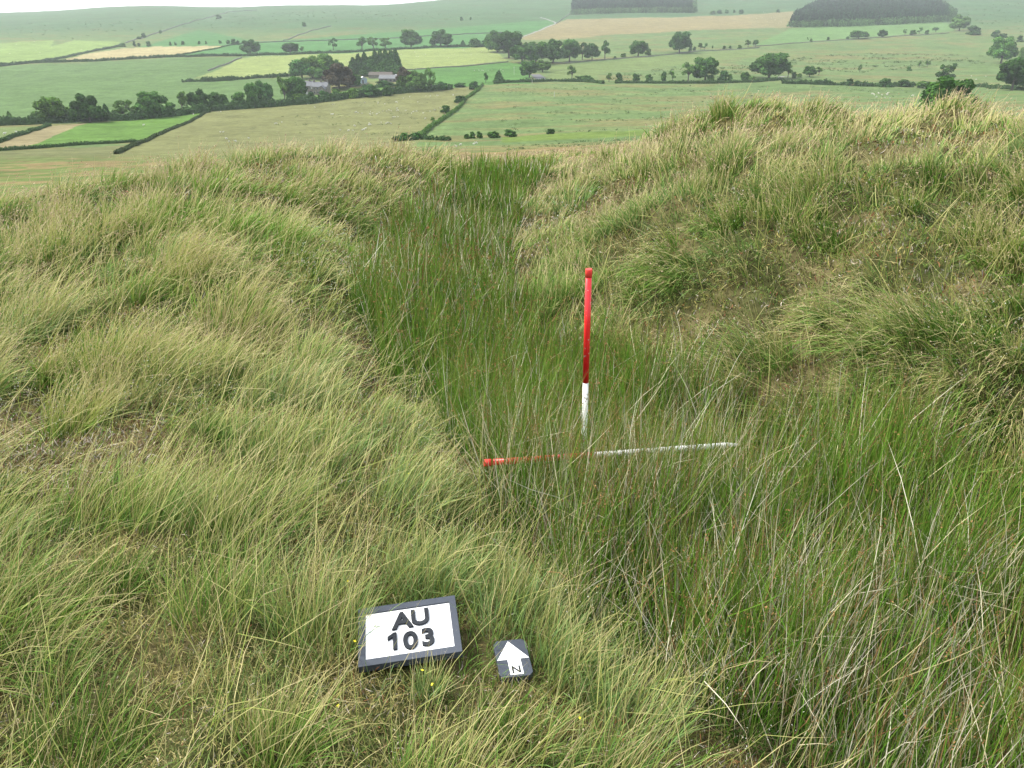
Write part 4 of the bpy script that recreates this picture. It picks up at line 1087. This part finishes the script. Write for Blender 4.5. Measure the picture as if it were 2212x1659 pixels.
class Blades:
    """bends many thin tapering strips and joins them into one sheet of grass"""
    def __init__(s, K): s.K = K; s.V = []; s.C = []
    def add(s, B, lean, bend, L, W, c0, c1, c2, curl=None):
        """B base (N,3); lean (N,2) sideways tangent at the root; bend (N,2) extra by the tip"""
        K = s.K; N = len(B); L = np.minimum(L, .70)
        P = [B]; T = []; kinked = (rng.random(N) < .14)[:, None] * np.clip(rng.normal(size=(N, 2)), -1.3, 1.3) * .55
        for k in range(K):
            u = (k + .5) / K
            h = lean + bend * u ** 1.3 + (kinked if k >= K // 2 else 0)
            m = np.linalg.norm(h, axis=1)
            ang = np.minimum(m, 2.3)
            dx = h / (m[:, None] + 1e-9) * np.sin(ang)[:, None]
            d = np.column_stack([dx, np.cos(ang)])
            T.append(d); P.append(P[-1] + d * (L / K)[:, None])
        yaw = rng.uniform(0, PI, N); side = np.column_stack([np.cos(yaw), np.sin(yaw), np.zeros(N)])
        rows = []; cols = []
        prof_ = np.interp(np.arange(K) / K, [0, .3, .7, 1], [.75, 1, .75, .3])
        for k in range(K):
            u = k / K
            sd = side - (side * T[k]).sum(1)[:, None] * T[k]; sd /= np.linalg.norm(sd, axis=1)[:, None] + 1e-9
            w_ = (W * prof_[k] * .5)[:, None]
            rows += [P[k] - sd * w_, P[k] + sd * w_]
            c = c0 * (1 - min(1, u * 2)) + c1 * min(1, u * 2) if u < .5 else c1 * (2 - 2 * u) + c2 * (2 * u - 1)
            cols += [c, c]
        rows.append(P[K]); cols.append(c2)
        s.V.append(np.stack(rows, 1).reshape(-1, 3).astype(np.float32)); s.C.append(np.stack(cols, 1).reshape(-1, 3).astype(np.float32))
        return P[K - 1], P[K]
    def build(s, name, mat, label, cat):
        K = s.K; V = np.concatenate(s.V); C = np.concatenate(s.C); nv = 2 * K + 1; N = len(V) // nv
        pat = []; tot = []
        for k in range(K - 1): pat += [2 * k, 2 * k + 1, 2 * k + 3, 2 * k + 2]; tot.append(4)
        pat += [2 * K - 2, 2 * K - 1, 2 * K]; tot.append(3)
        loops = (np.arange(N)[:, None] * nv + np.array(pat)[None]).ravel()
        tots = np.tile(tot, N); starts = np.concatenate([[0], np.cumsum(tots)[:-1]])
        me = mesh_np(name, V, loops, starts, tots, mat, C)
        o = link(name, me); tag(o, label, cat, kind='stuff'); print(name, N, 'strips'); return o

AZ = R(43)
def scatter_area(dens, r0, r1):
    """points with dens(r) per square metre over the fan of ground in front"""
    rr = np.geomspace(r0, r1, 80); out = []
    for a, b in zip(rr[:-1], rr[1:]):
        AZ = R(68) if b < 4.5 else R(54) if b < 9 else R(46)
        n = dens((a + b) / 2) * AZ * (b * b - a * a)
        n = int(n) + (rng.random() < n % 1)
        r_ = np.sqrt(rng.uniform(a * a, b * b, n)); t = rng.uniform(-AZ, AZ, n)
        out.append(np.stack([r_ * np.sin(t), r_ * np.cos(t)], 1))
    return np.concatenate(out)
def off_things(x, y, pad=.0):
    """True where nothing lies on the turf"""
    a = R(9.3); dx, dy = x + .294, y - 1.7715
    u = dx * math.cos(a) + dy * math.sin(a); v_ = -dx * math.sin(a) + dy * math.cos(a)
    m1 = (np.abs(u) < BW / 2 + pad) & (np.abs(v_) < BH / 2 + pad)
    a = R(10.5); dx, dy = x - .0025, y - 1.725
    u = dx * math.cos(a) + dy * math.sin(a); v_ = -dx * math.sin(a) + dy * math.cos(a)
    m2 = (np.abs(u) < NW / 2 + pad) & (np.abs(v_) < NH / 2 + pad)
    return ~(m1 | m2)
GREEN = np.array((.100, .218, .022)); BLUEG = np.array((.160, .255, .088)); DEEP = np.array((.05, .135, .014))
STRAW = np.array((.50, .43, .205)); PINK = np.array((.50, .385, .27)); YELG = np.array((.28, .35, .065)); PALE = np.array((.56, .53, .43)); BROWN = np.array((.18, .10, .045))
def col_mix(a, b, t): return a * (1 - t[:, None]) + b * t[:, None]
def wmin(r): return np.maximum(.0021, .00085 * r)
def wind_at(x, y):
    """which way and how hard the grass is combed at a spot"""
    th = .35 + .75 * fbm(x, y, .45, 2, 201) + .45 * fbm(x, y, 1.7, 2, 205)
    k = .55 + .35 * fbm(x, y, .7, 2, 211)
    w_ = np.stack([np.cos(th) * k, np.sin(th) * k], 1)
    # below the crest of the far bank the grass hangs down towards the ditch
    rb = sstep(.35, 1.3, x) * (1 - sstep(7, 10.5, np.hypot(x, y))) * sstep(2.6, 3.6, y)
    w2 = np.stack([-.45 - .25 * fbm(x, y, .9, 2, 221), -.25 + .4 * fbm(x, y, .9, 2, 225)], 1)
    return w_ * (1 - rb[:, None]) + w2 * rb[:, None]
def cover(x, y):
    return .75 * fbm(x, y, .9, 3, 301) + .6 * fbm(x, y, 2.6, 2, 311) + .13 * sstep(.6, 1.4, x) * sstep(2.5, 3.5, y)
near_b = Blades(4); far_b = Blades(3)
MOSSA = world_poly([(-200, 890), (120, 860), (330, 890), (340, 1010), (150, 1060), (-200, 1050)])
MOSSB = world_poly([(-200, 1220), (250, 1150), (500, 1190), (620, 1050), (800, 1080), (900, 1200), (780, 1300), (760, 1440), (1000, 1560), (1150, 1659), (1000, 1900), (-200, 1900)])
low_strip = lambda x, y: (np.abs(x + .15) < .33) & (y > 1.30) & (y < 1.68)

# tussocks of several sizes
T0 = scatter_area(lambda r: 15 if r < 4 else max(4.5, 15 * (4 / r) ** .7), 1.0, 48)
T0 = T0[~rush_mask(T0[:, 0], T0[:, 1])]
tn = fbm(T0[:, 0], T0[:, 1], .6, 3, 77)
cv = cover(T0[:, 0], T0[:, 1])
keep = (cv + rng.normal(size=len(tn)) * .12 > -.17) & ~(inpoly(T0[:, 0], T0[:, 1], MOSSA) & (rng.random(len(tn)) < .9)) & ~(inpoly(T0[:, 0], T0[:, 1], MOSSB) & (rng.random(len(tn)) < .72)) \
    & off_things(T0[:, 0], T0[:, 1], .02) & ~(low_strip(T0[:, 0], T0[:, 1]) & (rng.random(len(tn)) < .4))
HERO = [  # foot in view, radius, height, straw, blue, deep, wind
    (470, 1330, .13, 1.5, .45, .2, .0, 1.0), (-20, 1370, .16, 1.7, .55, .3, .0, 1.25), (330, 1130, .12, 1.5, .75, .2, 0, 1.2), (560, 1000, .14, 1.4, .55, .5, 0, 1.0),
    (930, 1290, .11, 1.3, .35, .9, 0, .8), (1050, 1230, .12, 1.3, .2, .8, 0, .9), (880, 1090, .14, 1.3, .2, 1, .0, 1.0), (860, 950, .16, 1.3, .3, .8, 0, 1.0),
    (1230, 1480, .12, 1.5, .75, .8, 0, 1.2), (1380, 1560, .13, 1.5, .6, .9, .0, 1.1), (1150, 1640, .10, 1.3, .6, .5, .0, 1.2), (1320, 1680, .12, 1.4, .5, .5, .3, 1.2), (950, 1700, .12, 1.3, .6, .3, .1, 1.1),
    (180, 1640, .13, 1.2, .1, .1, 1.0, .7), (200, 860, .14, 1.2, .1, .1, 1.0, .8), (230, 1290, .09, .9, .0, .0, 1.0, .6), (620, 1640, .08, 1.2, .5, .2, .2, 1.0),
    (1080, 1560, .07, 1.0, .1, .0, 1.0, .6), (1620, 800, .26, 1.5, .6, .3, .0, 1.0), (1870, 720, .26, 1.6, .55, .2, .0, 1.0), (1700, 960, .2, 1.2, .2, .1, .7, .8), (2050, 760, .24, 1.3, .1, .1, .9, .8)]
hp = np.array([hit_near(h[0], h[1])[:2] if h[1] < 1659 else pt_z(h[0], h[1], 0.0)[:2] for h in HERO])
T0 = np.concatenate([T0[keep], hp]); nT = len(T0); nH = len(HERO); HA = np.array(HERO)
tr = np.hypot(T0[:, 0], T0[:, 1]); tsl = slope(T0[:, 0], T0[:, 1])
big = rng.random(nT) < .45
TR = np.where(big, rng.uniform(.10, .24, nT), rng.uniform(.03, .09, nT)) * (1 + .3 * (tr > 6))
THt = np.where(big, rng.uniform(.75, 1.25, nT), rng.uniform(.5, .95, nT))
cnt = np.clip(np.where(tr < 4, 380, 380 * (4 / tr) ** 1.25), 26, 380) * rng.uniform(.5, 1.3, nT) * np.where(big, 1.35, .55)
Tstraw = np.clip(.24 + .75 * fbm(T0[:, 0], T0[:, 1], .5, 3, 91) + rng.normal(size=nT) * .18 + .28 * sstep(8, 13, tr), .02, .95)
Tblue = np.clip(.32 + 1.0 * fbm(T0[:, 0], T0[:, 1], .5, 2, 95) + rng.normal(size=nT) * .25, 0, 1)
Tdeep = np.clip(.5 * sstep(.6, 1.5, T0[:, 0]) * (1 - sstep(7, 10, tr)) + sstep(.0, .4, fbm(T0[:, 0], T0[:, 1], .8, 2, 99)) + (rng.random(nT) < .1), 0, 1)
Twind = wind_at(T0[:, 0], T0[:, 1]) + rng.normal(size=(nT, 2)) * .12
TR[-nH:] = HA[:, 2]; THt[-nH:] = HA[:, 3]; Tstraw[-nH:] = HA[:, 4]; Tblue[-nH:] = HA[:, 5]; Tdeep[-nH:] = HA[:, 6]; Twind[-nH:] *= HA[:, 7:8]; THt[-nH:] *= .78; cnt[-nH:] = np.where(tr[-nH:] < 4, 330, 420)
idx = np.repeat(np.arange(nT), cnt.astype(int)); N = len(idx)
ang = rng.uniform(0, 2 * PI, N); f_ = np.sqrt(rng.random(N)); off = np.stack([np.cos(ang), np.sin(ang)], 1) * f_[:, None]
xy = T0[idx] + off * TR[idx][:, None]
ok = off_things(xy[:, 0], xy[:, 1], .004) & ~((np.abs(xy[:, 0] + .02) < .11) & (xy[:, 1] > 1.50) & (xy[:, 1] < 1.70) & (rng.random(len(xy)) < .8)); idx = idx[ok]; off = off[ok]; xy = xy[ok]; N = len(idx)
r_ = np.hypot(xy[:, 0], xy[:, 1])
culm = rng.random(N) < .06 + Tstraw[idx] * .38
down = -tsl[idx] * 1.2
wv = Twind[idx]
lean = off * np.where(culm, .14, .32)[:, None] + wv * .45 + down * .3 + rng.normal(size=(N, 2)) * .16
bend = off * np.where(culm, .10, .45)[:, None] + wv * np.where(culm, .9, 1.25)[:, None] + down * .6 + rng.normal(size=(N, 2)) * .34
L = np.where(culm, rng.uniform(.22, .50, N), rng.uniform(.10, .34, N)) * THt[idx]
L = L * np.where(rush_mask(xy[:, 0] + .25, xy[:, 1]), .68, 1); L = L * (.72 + .28 * sstep(2.5, 6, r_)); L = np.where(low_strip(xy[:, 0], xy[:, 1]), L * .75, L)
Wd = wmin(r_) * np.where(culm, .75, 1.05) * rng.uniform(.7, 1.3, N)
B = np.column_stack([xy, ground_z(xy[:, 0], xy[:, 1]) - .012])
cg = col_mix(GREEN, BLUEG, Tblue[idx]); cg = col_mix(cg, DEEP, Tdeep[idx] * .75) * rng.uniform(.65, 1.35, N)[:, None]
Tdead = (rng.random(nT) < .09) & (np.arange(nT) < nT - nH); cg = np.where((rng.random(N) < np.where(Tdead[idx], .7, .15))[:, None], STRAW * .7 * rng.uniform(.6, 1.2, N)[:, None], cg)
tipg = col_mix(cg * 1.2, YELG, rng.random(N) * .7)
tipg = col_mix(tipg, STRAW, np.clip(rng.normal(-.05, .28, N) + Tstraw[idx] * .35, 0, 1))
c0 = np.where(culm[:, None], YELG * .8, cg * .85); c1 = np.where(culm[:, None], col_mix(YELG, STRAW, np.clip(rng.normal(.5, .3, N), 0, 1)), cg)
pinkness = np.clip(sstep(6, 12, r_) * .9 + rng.random(N) * .45, 0, 1)
c2 = np.where(culm[:, None], col_mix(STRAW, PINK, pinkness) * rng.uniform(.8, 1.2, N)[:, None], tipg)
SEEDS = []
def put(bl, m, heads=None):
    a, b = bl.add(B[m], lean[m], bend[m], L[m], Wd[m], c0[m], c1[m], c2[m])
    if heads is not None:
        k = heads[m] & (rng.random(m.sum()) < .42); SEEDS.append(np.concatenate([a[k], b[k]], 1))
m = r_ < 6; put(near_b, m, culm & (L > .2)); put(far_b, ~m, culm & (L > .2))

# loose blades and culms between the tussocks, right across the banks
P0 = scatter_area(lambda r: min(4600, 4600 * (2.2 / r) ** 1.7), 1.0, 48)
P0 = P0[rng.random(len(P0)) < np.clip(.68 + 1.1 * cover(P0[:, 0], P0[:, 1]), .28, 1)]
P0 = P0[~rush_mask(P0[:, 0], P0[:, 1])]; P0 = P0[off_things(P0[:, 0], P0[:, 1], .005)]
ms_ = inpoly(P0[:, 0], P0[:, 1], MOSSA) | inpoly(P0[:, 0], P0[:, 1], MOSSB)
P0 = P0[~(ms_ & (rng.random(len(P0)) < .78))]
N = len(P0); r_ = np.hypot(P0[:, 0], P0[:, 1]); tsl = slope(P0[:, 0], P0[:, 1])
cl = fbm(P0[:, 0], P0[:, 1], 1.8, 2, 111); st = rng.random(N) < np.clip(.15 + .25 * fbm(P0[:, 0], P0[:, 1], .5, 2, 121) + .25 * sstep(7, 13, r_), .04, .7)
wv = wind_at(P0[:, 0], P0[:, 1])
lean = wv * .5 + rng.normal(size=(N, 2)) * .28 - tsl * .3; bend = wv * 1.0 + rng.normal(size=(N, 2)) * .5 - tsl * .5
L = np.where(st, rng.uniform(.10, .40, N) * np.where(rng.random(N) < .5, .6, 1), rng.uniform(.04, .17, N)) * (1 + .3 * cl)
L = L * np.where(rush_mask(P0[:, 0] + .25, P0[:, 1]), .7, 1); L = L * (.78 + .22 * sstep(2.5, 6, r_)); L = np.where(low_strip(P0[:, 0], P0[:, 1]), L * .75, L)
Wd = wmin(r_) * rng.uniform(.6, 1.15, N); B = np.column_stack([P0, ground_z(P0[:, 0], P0[:, 1]) - .008])
cg = col_mix(GREEN, BLUEG, np.clip(.4 + cl, 0, 1)) * rng.uniform(.65, 1.35, N)[:, None]
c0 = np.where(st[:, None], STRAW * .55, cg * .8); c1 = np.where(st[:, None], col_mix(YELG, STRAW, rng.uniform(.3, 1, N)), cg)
c2 = np.where(st[:, None], col_mix(STRAW, PINK, rng.random(N)) * rng.uniform(.85, 1.2, N)[:, None], col_mix(cg, YELG, rng.random(N)))
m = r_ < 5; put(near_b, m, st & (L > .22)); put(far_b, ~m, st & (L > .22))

# long fallen culms lying over everything close by
P0 = scatter_area(lambda r: 260 if r < 2.6 else 260 * (2.6 / r) ** 1.5, 1.0, 9)
P0 = P0[~rush_mask(P0[:, 0], P0[:, 1])]; P0 = P0[off_things(P0[:, 0], P0[:, 1], .01)]
P0 = P0[~(low_strip(P0[:, 0], P0[:, 1]) & (rng.random(len(P0)) < .75))]; P0 = P0[~((np.abs(P0[:, 0] + .03) < .14) & (P0[:, 1] > 1.45) & (P0[:, 1] < 1.72))]
N = len(P0); r_ = np.hypot(P0[:, 0], P0[:, 1]); wv = wind_at(P0[:, 0], P0[:, 1])
lean = wv * .8 + rng.normal(size=(N, 2)) * .35; bend = wv * .6 + rng.normal(size=(N, 2)) * .45
L = rng.uniform(.28, .58, N); Wd = wmin(r_) * rng.uniform(.7, 1.0, N); B = np.column_stack([P0, ground_z(P0[:, 0], P0[:, 1])])
c0 = np.tile(YELG * .8, (N, 1)); c1 = col_mix(YELG, STRAW, rng.random(N)); c2 = col_mix(STRAW * 1.1, PINK, rng.random(N)) * rng.uniform(.8, 1.15, N)[:, None]
m = r_ < 6; put(near_b, m); put(far_b, ~m)

# moss and dead thatch close to the ground
P0 = scatter_area(lambda r: min(20000, 20000 * (1.9 / r) ** 1.9), 1.0, 16)
P0 = P0[off_things(P0[:, 0], P0[:, 1], .0)]
N = len(P0); r_ = np.hypot(P0[:, 0], P0[:, 1])
n1 = fbm(P0[:, 0], P0[:, 1], 4.5, 3, 131); n2 = fbm(P0[:, 0], P0[:, 1], 1.1, 3, 141)
mz = inpoly(P0[:, 0], P0[:, 1], world_poly([(-200, 880), (120, 850), (350, 890), (370, 1030), (150, 1080), (-200, 1070)]))
MG = np.array((.12, .175, .04)); MY = np.array((.34, .29, .10)); MB_ = np.array((.17, .10, .05)); MW = np.array((.52, .46, .38))
c = col_mix(MG, MY, sstep(-.1, .5, n1 + rng.normal(size=N) * .25)); c = col_mix(c, MB_, sstep(.1, .6, n2 + rng.normal(size=N) * .2) * .7)
cvm = sstep(.0, -.45, cover(P0[:, 0], P0[:, 1]) * 1.0); red = (rng.random(N) < .12 * cvm + .02); c = np.where(red[:, None], np.array((.26, .11, .05)), c); pw = np.where(mz, .42, .05 + .12 * cvm); c = np.where((rng.random(N) < pw)[:, None], MW * rng.uniform(.6, 1.1, N)[:, None], c); c = np.where((mz & (rng.random(N) < .35))[:, None], MB_, c)
mb_ = inpoly(P0[:, 0], P0[:, 1], MOSSB); c = np.where((mb_ & (rng.random(N) < .45))[:, None], col_mix(MY, np.array((.46, .40, .19)), rng.random(N)), c)
c = c * rng.uniform(.45, 1.25, N)[:, None]
lean = rng.normal(size=(N, 2)) * .7; bend = rng.normal(size=(N, 2)) * .8; L = rng.uniform(.012, .045, N) * (1 + .4 * n1)
L = L * (1 + .12 * np.maximum(r_ - 3, 0)); Wd = np.maximum(.0024, .0013 * r_) * rng.uniform(.7, 1.4, N); B = np.column_stack([P0, ground_z(P0[:, 0], P0[:, 1]) - .004 + rng.uniform(0, .018, N)])
inr = rush_mask(P0[:, 0], P0[:, 1]); c = np.where(inr[:, None], col_mix(DEEP, STRAW * .5, (rng.random(N) < .4) * 1.0) * rng.uniform(.5, 1.3, N)[:, None], c); L = np.where(inr, L * 2.5, L)
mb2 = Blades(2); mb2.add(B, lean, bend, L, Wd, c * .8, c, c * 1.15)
mb2.build('moss', M_blade, 'short yellow-green moss and dead thatch between the tussocks', 'moss')
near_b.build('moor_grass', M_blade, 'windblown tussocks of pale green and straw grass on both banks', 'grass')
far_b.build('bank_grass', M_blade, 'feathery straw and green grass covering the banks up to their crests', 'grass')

def specks(name, P, s, C, label, cat):
    N = len(P)
    a = rng.normal(size=(N, 3)); a /= np.linalg.norm(a, axis=1)[:, None]; b = np.cross(a, rng.normal(size=(N, 3))); b /= np.linalg.norm(b, axis=1)[:, None]
    s = s[:, None]
    V = np.stack([p_ for p_ in (P - a * s, P - b * s * .5, P + a * s, P + b * s * .5)], 1).reshape(-1, 3)
    o = link(name, quads_mesh(name, V, np.arange(4 * N).reshape(-1, 4), M_speck, np.repeat(C, 4, 0))); tag(o, label, cat, kind='stuff')
# rushes filling the ditch
ru = Blades(4); rf = Blades(3)
P0 = scatter_area(lambda r: min(7000, 7000 * (2.6 / r) ** 1.6), 1.0, 30)
P0 = P0[rush_mask(P0[:, 0], P0[:, 1])]
nR = 420; P0 = np.concatenate([P0, np.column_stack([rng.uniform(-.1, 1.1, nR), rng.uniform(2.42, 2.9, nR)]), np.column_stack([rng.normal(.86, .12, 460), rng.uniform(2.5, 2.92, 460)])])
cl = fbm(P0[:, 0], P0[:, 1], 2.6, 3, 151); k_ = rng.random(len(P0)) < np.clip(.75 + 1.2 * cl, .25, 1) * (1 - .5 * sstep(11, 19, np.hypot(P0[:, 0], P0[:, 1]))); P0 = P0[k_]; cl = cl[k_]
N = len(P0); r_ = np.hypot(P0[:, 0], P0[:, 1])
dead = rng.random(N) < np.clip(.15 + .20 * (r_ < 3.0) + .25 * fbm(P0[:, 0], P0[:, 1], .8, 2, 161), .05, .5)
lean = rng.normal(size=(N, 2)) * np.where(dead, .25, .13)[:, None] + np.array([.01, .01]); bend = rng.normal(size=(N, 2)) * np.where(dead, .30, .15)[:, None] + np.array([.03, .02])
L = rng.uniform(.28, .56, N) * (1 + .4 * cl)
L = L * (1 - .45 * sstep(11, 18, r_) * rng.random(N)); L = np.where(rng.random(N) < .35, L * .6, L); L = np.where((rng.random(N) < .14) & (r_ > 2.0), L * 1.35, L)
nearrod = (P0[:, 1] > 2.4) & (P0[:, 1] < 2.92) & (P0[:, 0] > -.15) & (P0[:, 0] < 1.1); L = np.where(nearrod & (rng.random(N) < .45), rng.uniform(.48, .62, N), L); L = np.where(nearrod & (P0[:, 0] > .5) & (rng.random(N) < .55), rng.uniform(.56, .76, N), L)
Wd = np.maximum(.0026, .0009 * r_) * rng.uniform(.7, 1.25, N)
B = np.column_stack([P0, ground_z(P0[:, 0], P0[:, 1]) - .01])
RG = np.array((.060, .168, .012)); RG2 = np.array((.135, .25, .030))
cg = col_mix(RG, RG2, rng.random(N)) * rng.uniform(.7, 1.3, N)[:, None]
dc = col_mix(PALE * 1.1, STRAW * .8, rng.random(N)) * rng.uniform(.6, 1.25, N)[:, None]; dc = np.where((rng.random(N) < .25)[:, None], BROWN * 1.3, dc)
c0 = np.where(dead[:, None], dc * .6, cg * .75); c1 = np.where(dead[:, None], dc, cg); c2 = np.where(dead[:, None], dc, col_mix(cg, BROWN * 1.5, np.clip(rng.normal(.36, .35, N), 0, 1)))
m = r_ < 6; put(ru, m); put(rf, ~m); RS = (dead, r_, lean, L, bend, B)
nX = 320; P0 = np.column_stack([rng.uniform(.48, 1.02, nX), rng.uniform(2.66, 2.96, nX)]); N = nX; B = np.column_stack([P0, ground_z(P0[:, 0], P0[:, 1]) - .01])
dd = rng.random(N) < .35; lean = rng.normal(size=(N, 2)) * .12; bend = rng.normal(size=(N, 2)) * .16; L = rng.uniform(.46, .72, N); Wd = rng.uniform(.0026, .0038, N)
cc = np.where(dd[:, None], col_mix(PALE, STRAW * .8, rng.random(N)), col_mix(RG, RG2, rng.random(N))); c0 = cc * .7; c1 = cc; c2 = np.where(dd[:, None], cc, col_mix(cc, BROWN * 1.5, rng.random(N) * .8))
put(ru, np.ones(N, bool))
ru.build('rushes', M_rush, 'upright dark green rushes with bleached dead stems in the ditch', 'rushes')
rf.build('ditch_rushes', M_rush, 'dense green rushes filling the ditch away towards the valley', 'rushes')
# brown rush flowers and pale seeds
sd_ = np.concatenate(SEEDS); k = 5
t_ = rng.uniform(-.1, 1.05, (len(sd_), k, 1)); Ps = (sd_[:, None, :3] * (1 - t_) + sd_[:, None, 3:] * t_); rs_ = np.hypot(Ps[..., 0], Ps[..., 1]).reshape(-1)
Ps = Ps.reshape(-1, 3) + rng.normal(size=(len(sd_) * k, 3)) * .0045
specks('grass_seed_heads', Ps, np.maximum(.0021, .0009 * rs_) * rng.uniform(.6, 1.4, len(Ps)), col_mix(np.array((.36, .25, .17)), np.array((.50, .40, .27)), rng.random(len(Ps))), 'pinkish brown seed heads on the taller grass stems', 'seed heads')
dead, r_, lean, L, bend, B = RS
sel = rng.choice(np.nonzero((~dead) & (r_ < 9))[0], min(3600, int(((~dead) & (r_ < 9)).sum())), replace=False)
u = rng.uniform(.72, .9, len(sel)); h = lean[sel] * u[:, None] * L[sel][:, None] + bend[sel] * (u ** 2.3 / 2.3)[:, None] * L[sel][:, None]
cen = B[sel] + np.column_stack([h, u * L[sel] * .985])
k = 7; Pn = np.repeat(cen, k, 0) + rng.normal(size=(len(cen) * k, 3)) * .007
specks('rush_flowers', Pn, np.maximum(.0030, .0010 * np.repeat(r_[sel], k)) * rng.uniform(.8, 1.6, len(Pn)), np.array((.22, .125, .05)) * rng.uniform(.6, 1.5, len(Pn))[:, None], 'small brown flower clusters on the rush stems', 'rush flowers')
# white bedstraw flowers
seeds = []
for q, n, sx_, sy_ in [((800, 620), 500, .35, .9), ((1000, 960), 400, .3, .5), ((770, 560), 250, .3, .9), ((1500, 1430), 350, .18, .18), ((2060, 780), 260, .35, .3), ((1240, 1080), 300, .35, .25), ((1700, 620), 120, 1.0, 1.0), ((300, 930), 200, .4, .3), ((1180, 500), 150, .4, 1.2), ((950, 1120), 160, .25, .25)]:
    c_ = hit_near(*q); P_ = np.column_stack([c_[0] + rng.normal(size=n) * sx_, c_[1] + rng.normal(size=n) * sy_]); seeds.append(P_)
seeds = np.concatenate(seeds); sz = ground_z(seeds[:, 0], seeds[:, 1]) + rng.uniform(.08, .24, len(seeds))
Ps = np.repeat(np.column_stack([seeds, sz]), 4, 0); Ps = Ps + rng.normal(size=Ps.shape) * .012
specks('bedstraw_flowers', Ps, np.maximum(.0022, .0008 * np.hypot(Ps[:, 0], Ps[:, 1])) * rng.uniform(.7, 1.4, len(Ps)), np.array((.5, .5, .42)) * rng.uniform(.7, 1.1, len(Ps))[:, None], 'tiny white flowers scattered through the grass beside the ditch', 'flowers')
# yellow tormentil flowers, each a thing
M_yel = noise_mat('yellow_petal', (.75, .62, .02), (.82, .72, .05), 40, .6)
M_stem = noise_mat('flower_stem', (.08, .13, .03), (.12, .17, .05), 40, .7)
def flower_meshes():
    mb = MB()
    for k in range(4):
        t = k * PI / 2; c, s = math.cos(t), math.sin(t)
        pts = [(0, 0, 0), (.0035, -.0028, .0006), (.0068, -.0030, .0014), (.0078, 0, .0012), (.0068, .0030, .0014), (.0035, .0028, .0006)]
        mb.add([(x * c - y * s, x * s + y * c, z) for x, y, z in pts], [tuple(range(6))])
    me = bpy.data.meshes.new('petals'); me.from_pydata(mb.v, [], mb.f); me.materials.append(M_yel); me.update()
    sb = MB().lathe([(.0007, -.10), (.0006, 0)], 6); ms = bpy.data.meshes.new('stem'); ms.from_pydata(sb.v, [], sb.f); ms.materials.append(M_stem); ms.update()
    return me, ms
pm, smsh = flower_meshes()
for q, hgt, lb in [((756, 1297), .07, 'yellow flower in the grass left of the top edge of the board'), ((771, 1430), .07, 'yellow flower at the lower left corner of the board'),
              ((915, 1492), .07, 'yellow flower under the middle of the board'), ((936, 1520), .06, 'second yellow flower below the board, nearer the camera'),
              ((1250, 1600), .08, 'yellow flower in the long grass between the arrow and the rushes'), ((885, 1065), .08, 'yellow flower on the bank above the board'),
              ((2127, 775), .12, 'yellow flower high on the tussocky bank opposite'), ((735, 1560), .05, 'yellow flower low in the moss below the board')]:
    p = hit_near(*q); e = empty('tormentil_flower', (p[0], p[1], p[2] + hgt), (R(random.uniform(10, 35)), 0, random.uniform(0, 6)))
    e.scale = (.85,) * 3
    e.scale = (.55,) * 3; tag(e, lb, 'flower', 'yellow flowers in the grass'); link('petals', pm, e); link('stem', smsh, e)

# ------------------------------------------------------------------ the air
hz = MB().box(-5200, 5200, -600, 5600, -260, 260).build('haze', bpy.data.materials.new('haze_air'))
tag(hz, 'thin pale haze over the valley', 'haze', kind='stuff')
hm = hz.data.materials[0]; hm.use_nodes = True; ht = hm.node_tree
for n in list(ht.nodes): ht.nodes.remove(n)
ho = ht.nodes.new('ShaderNodeOutputMaterial'); pv = ht.nodes.new('ShaderNodeVolumePrincipled')
pv.inputs['Color'].default_value = (.88, .95, .97, 1); pv.inputs['Density'].default_value = .00009; pv.inputs['Anisotropy'].default_value = .2
ht.links.new(pv.outputs[0], ho.inputs['Volume'])
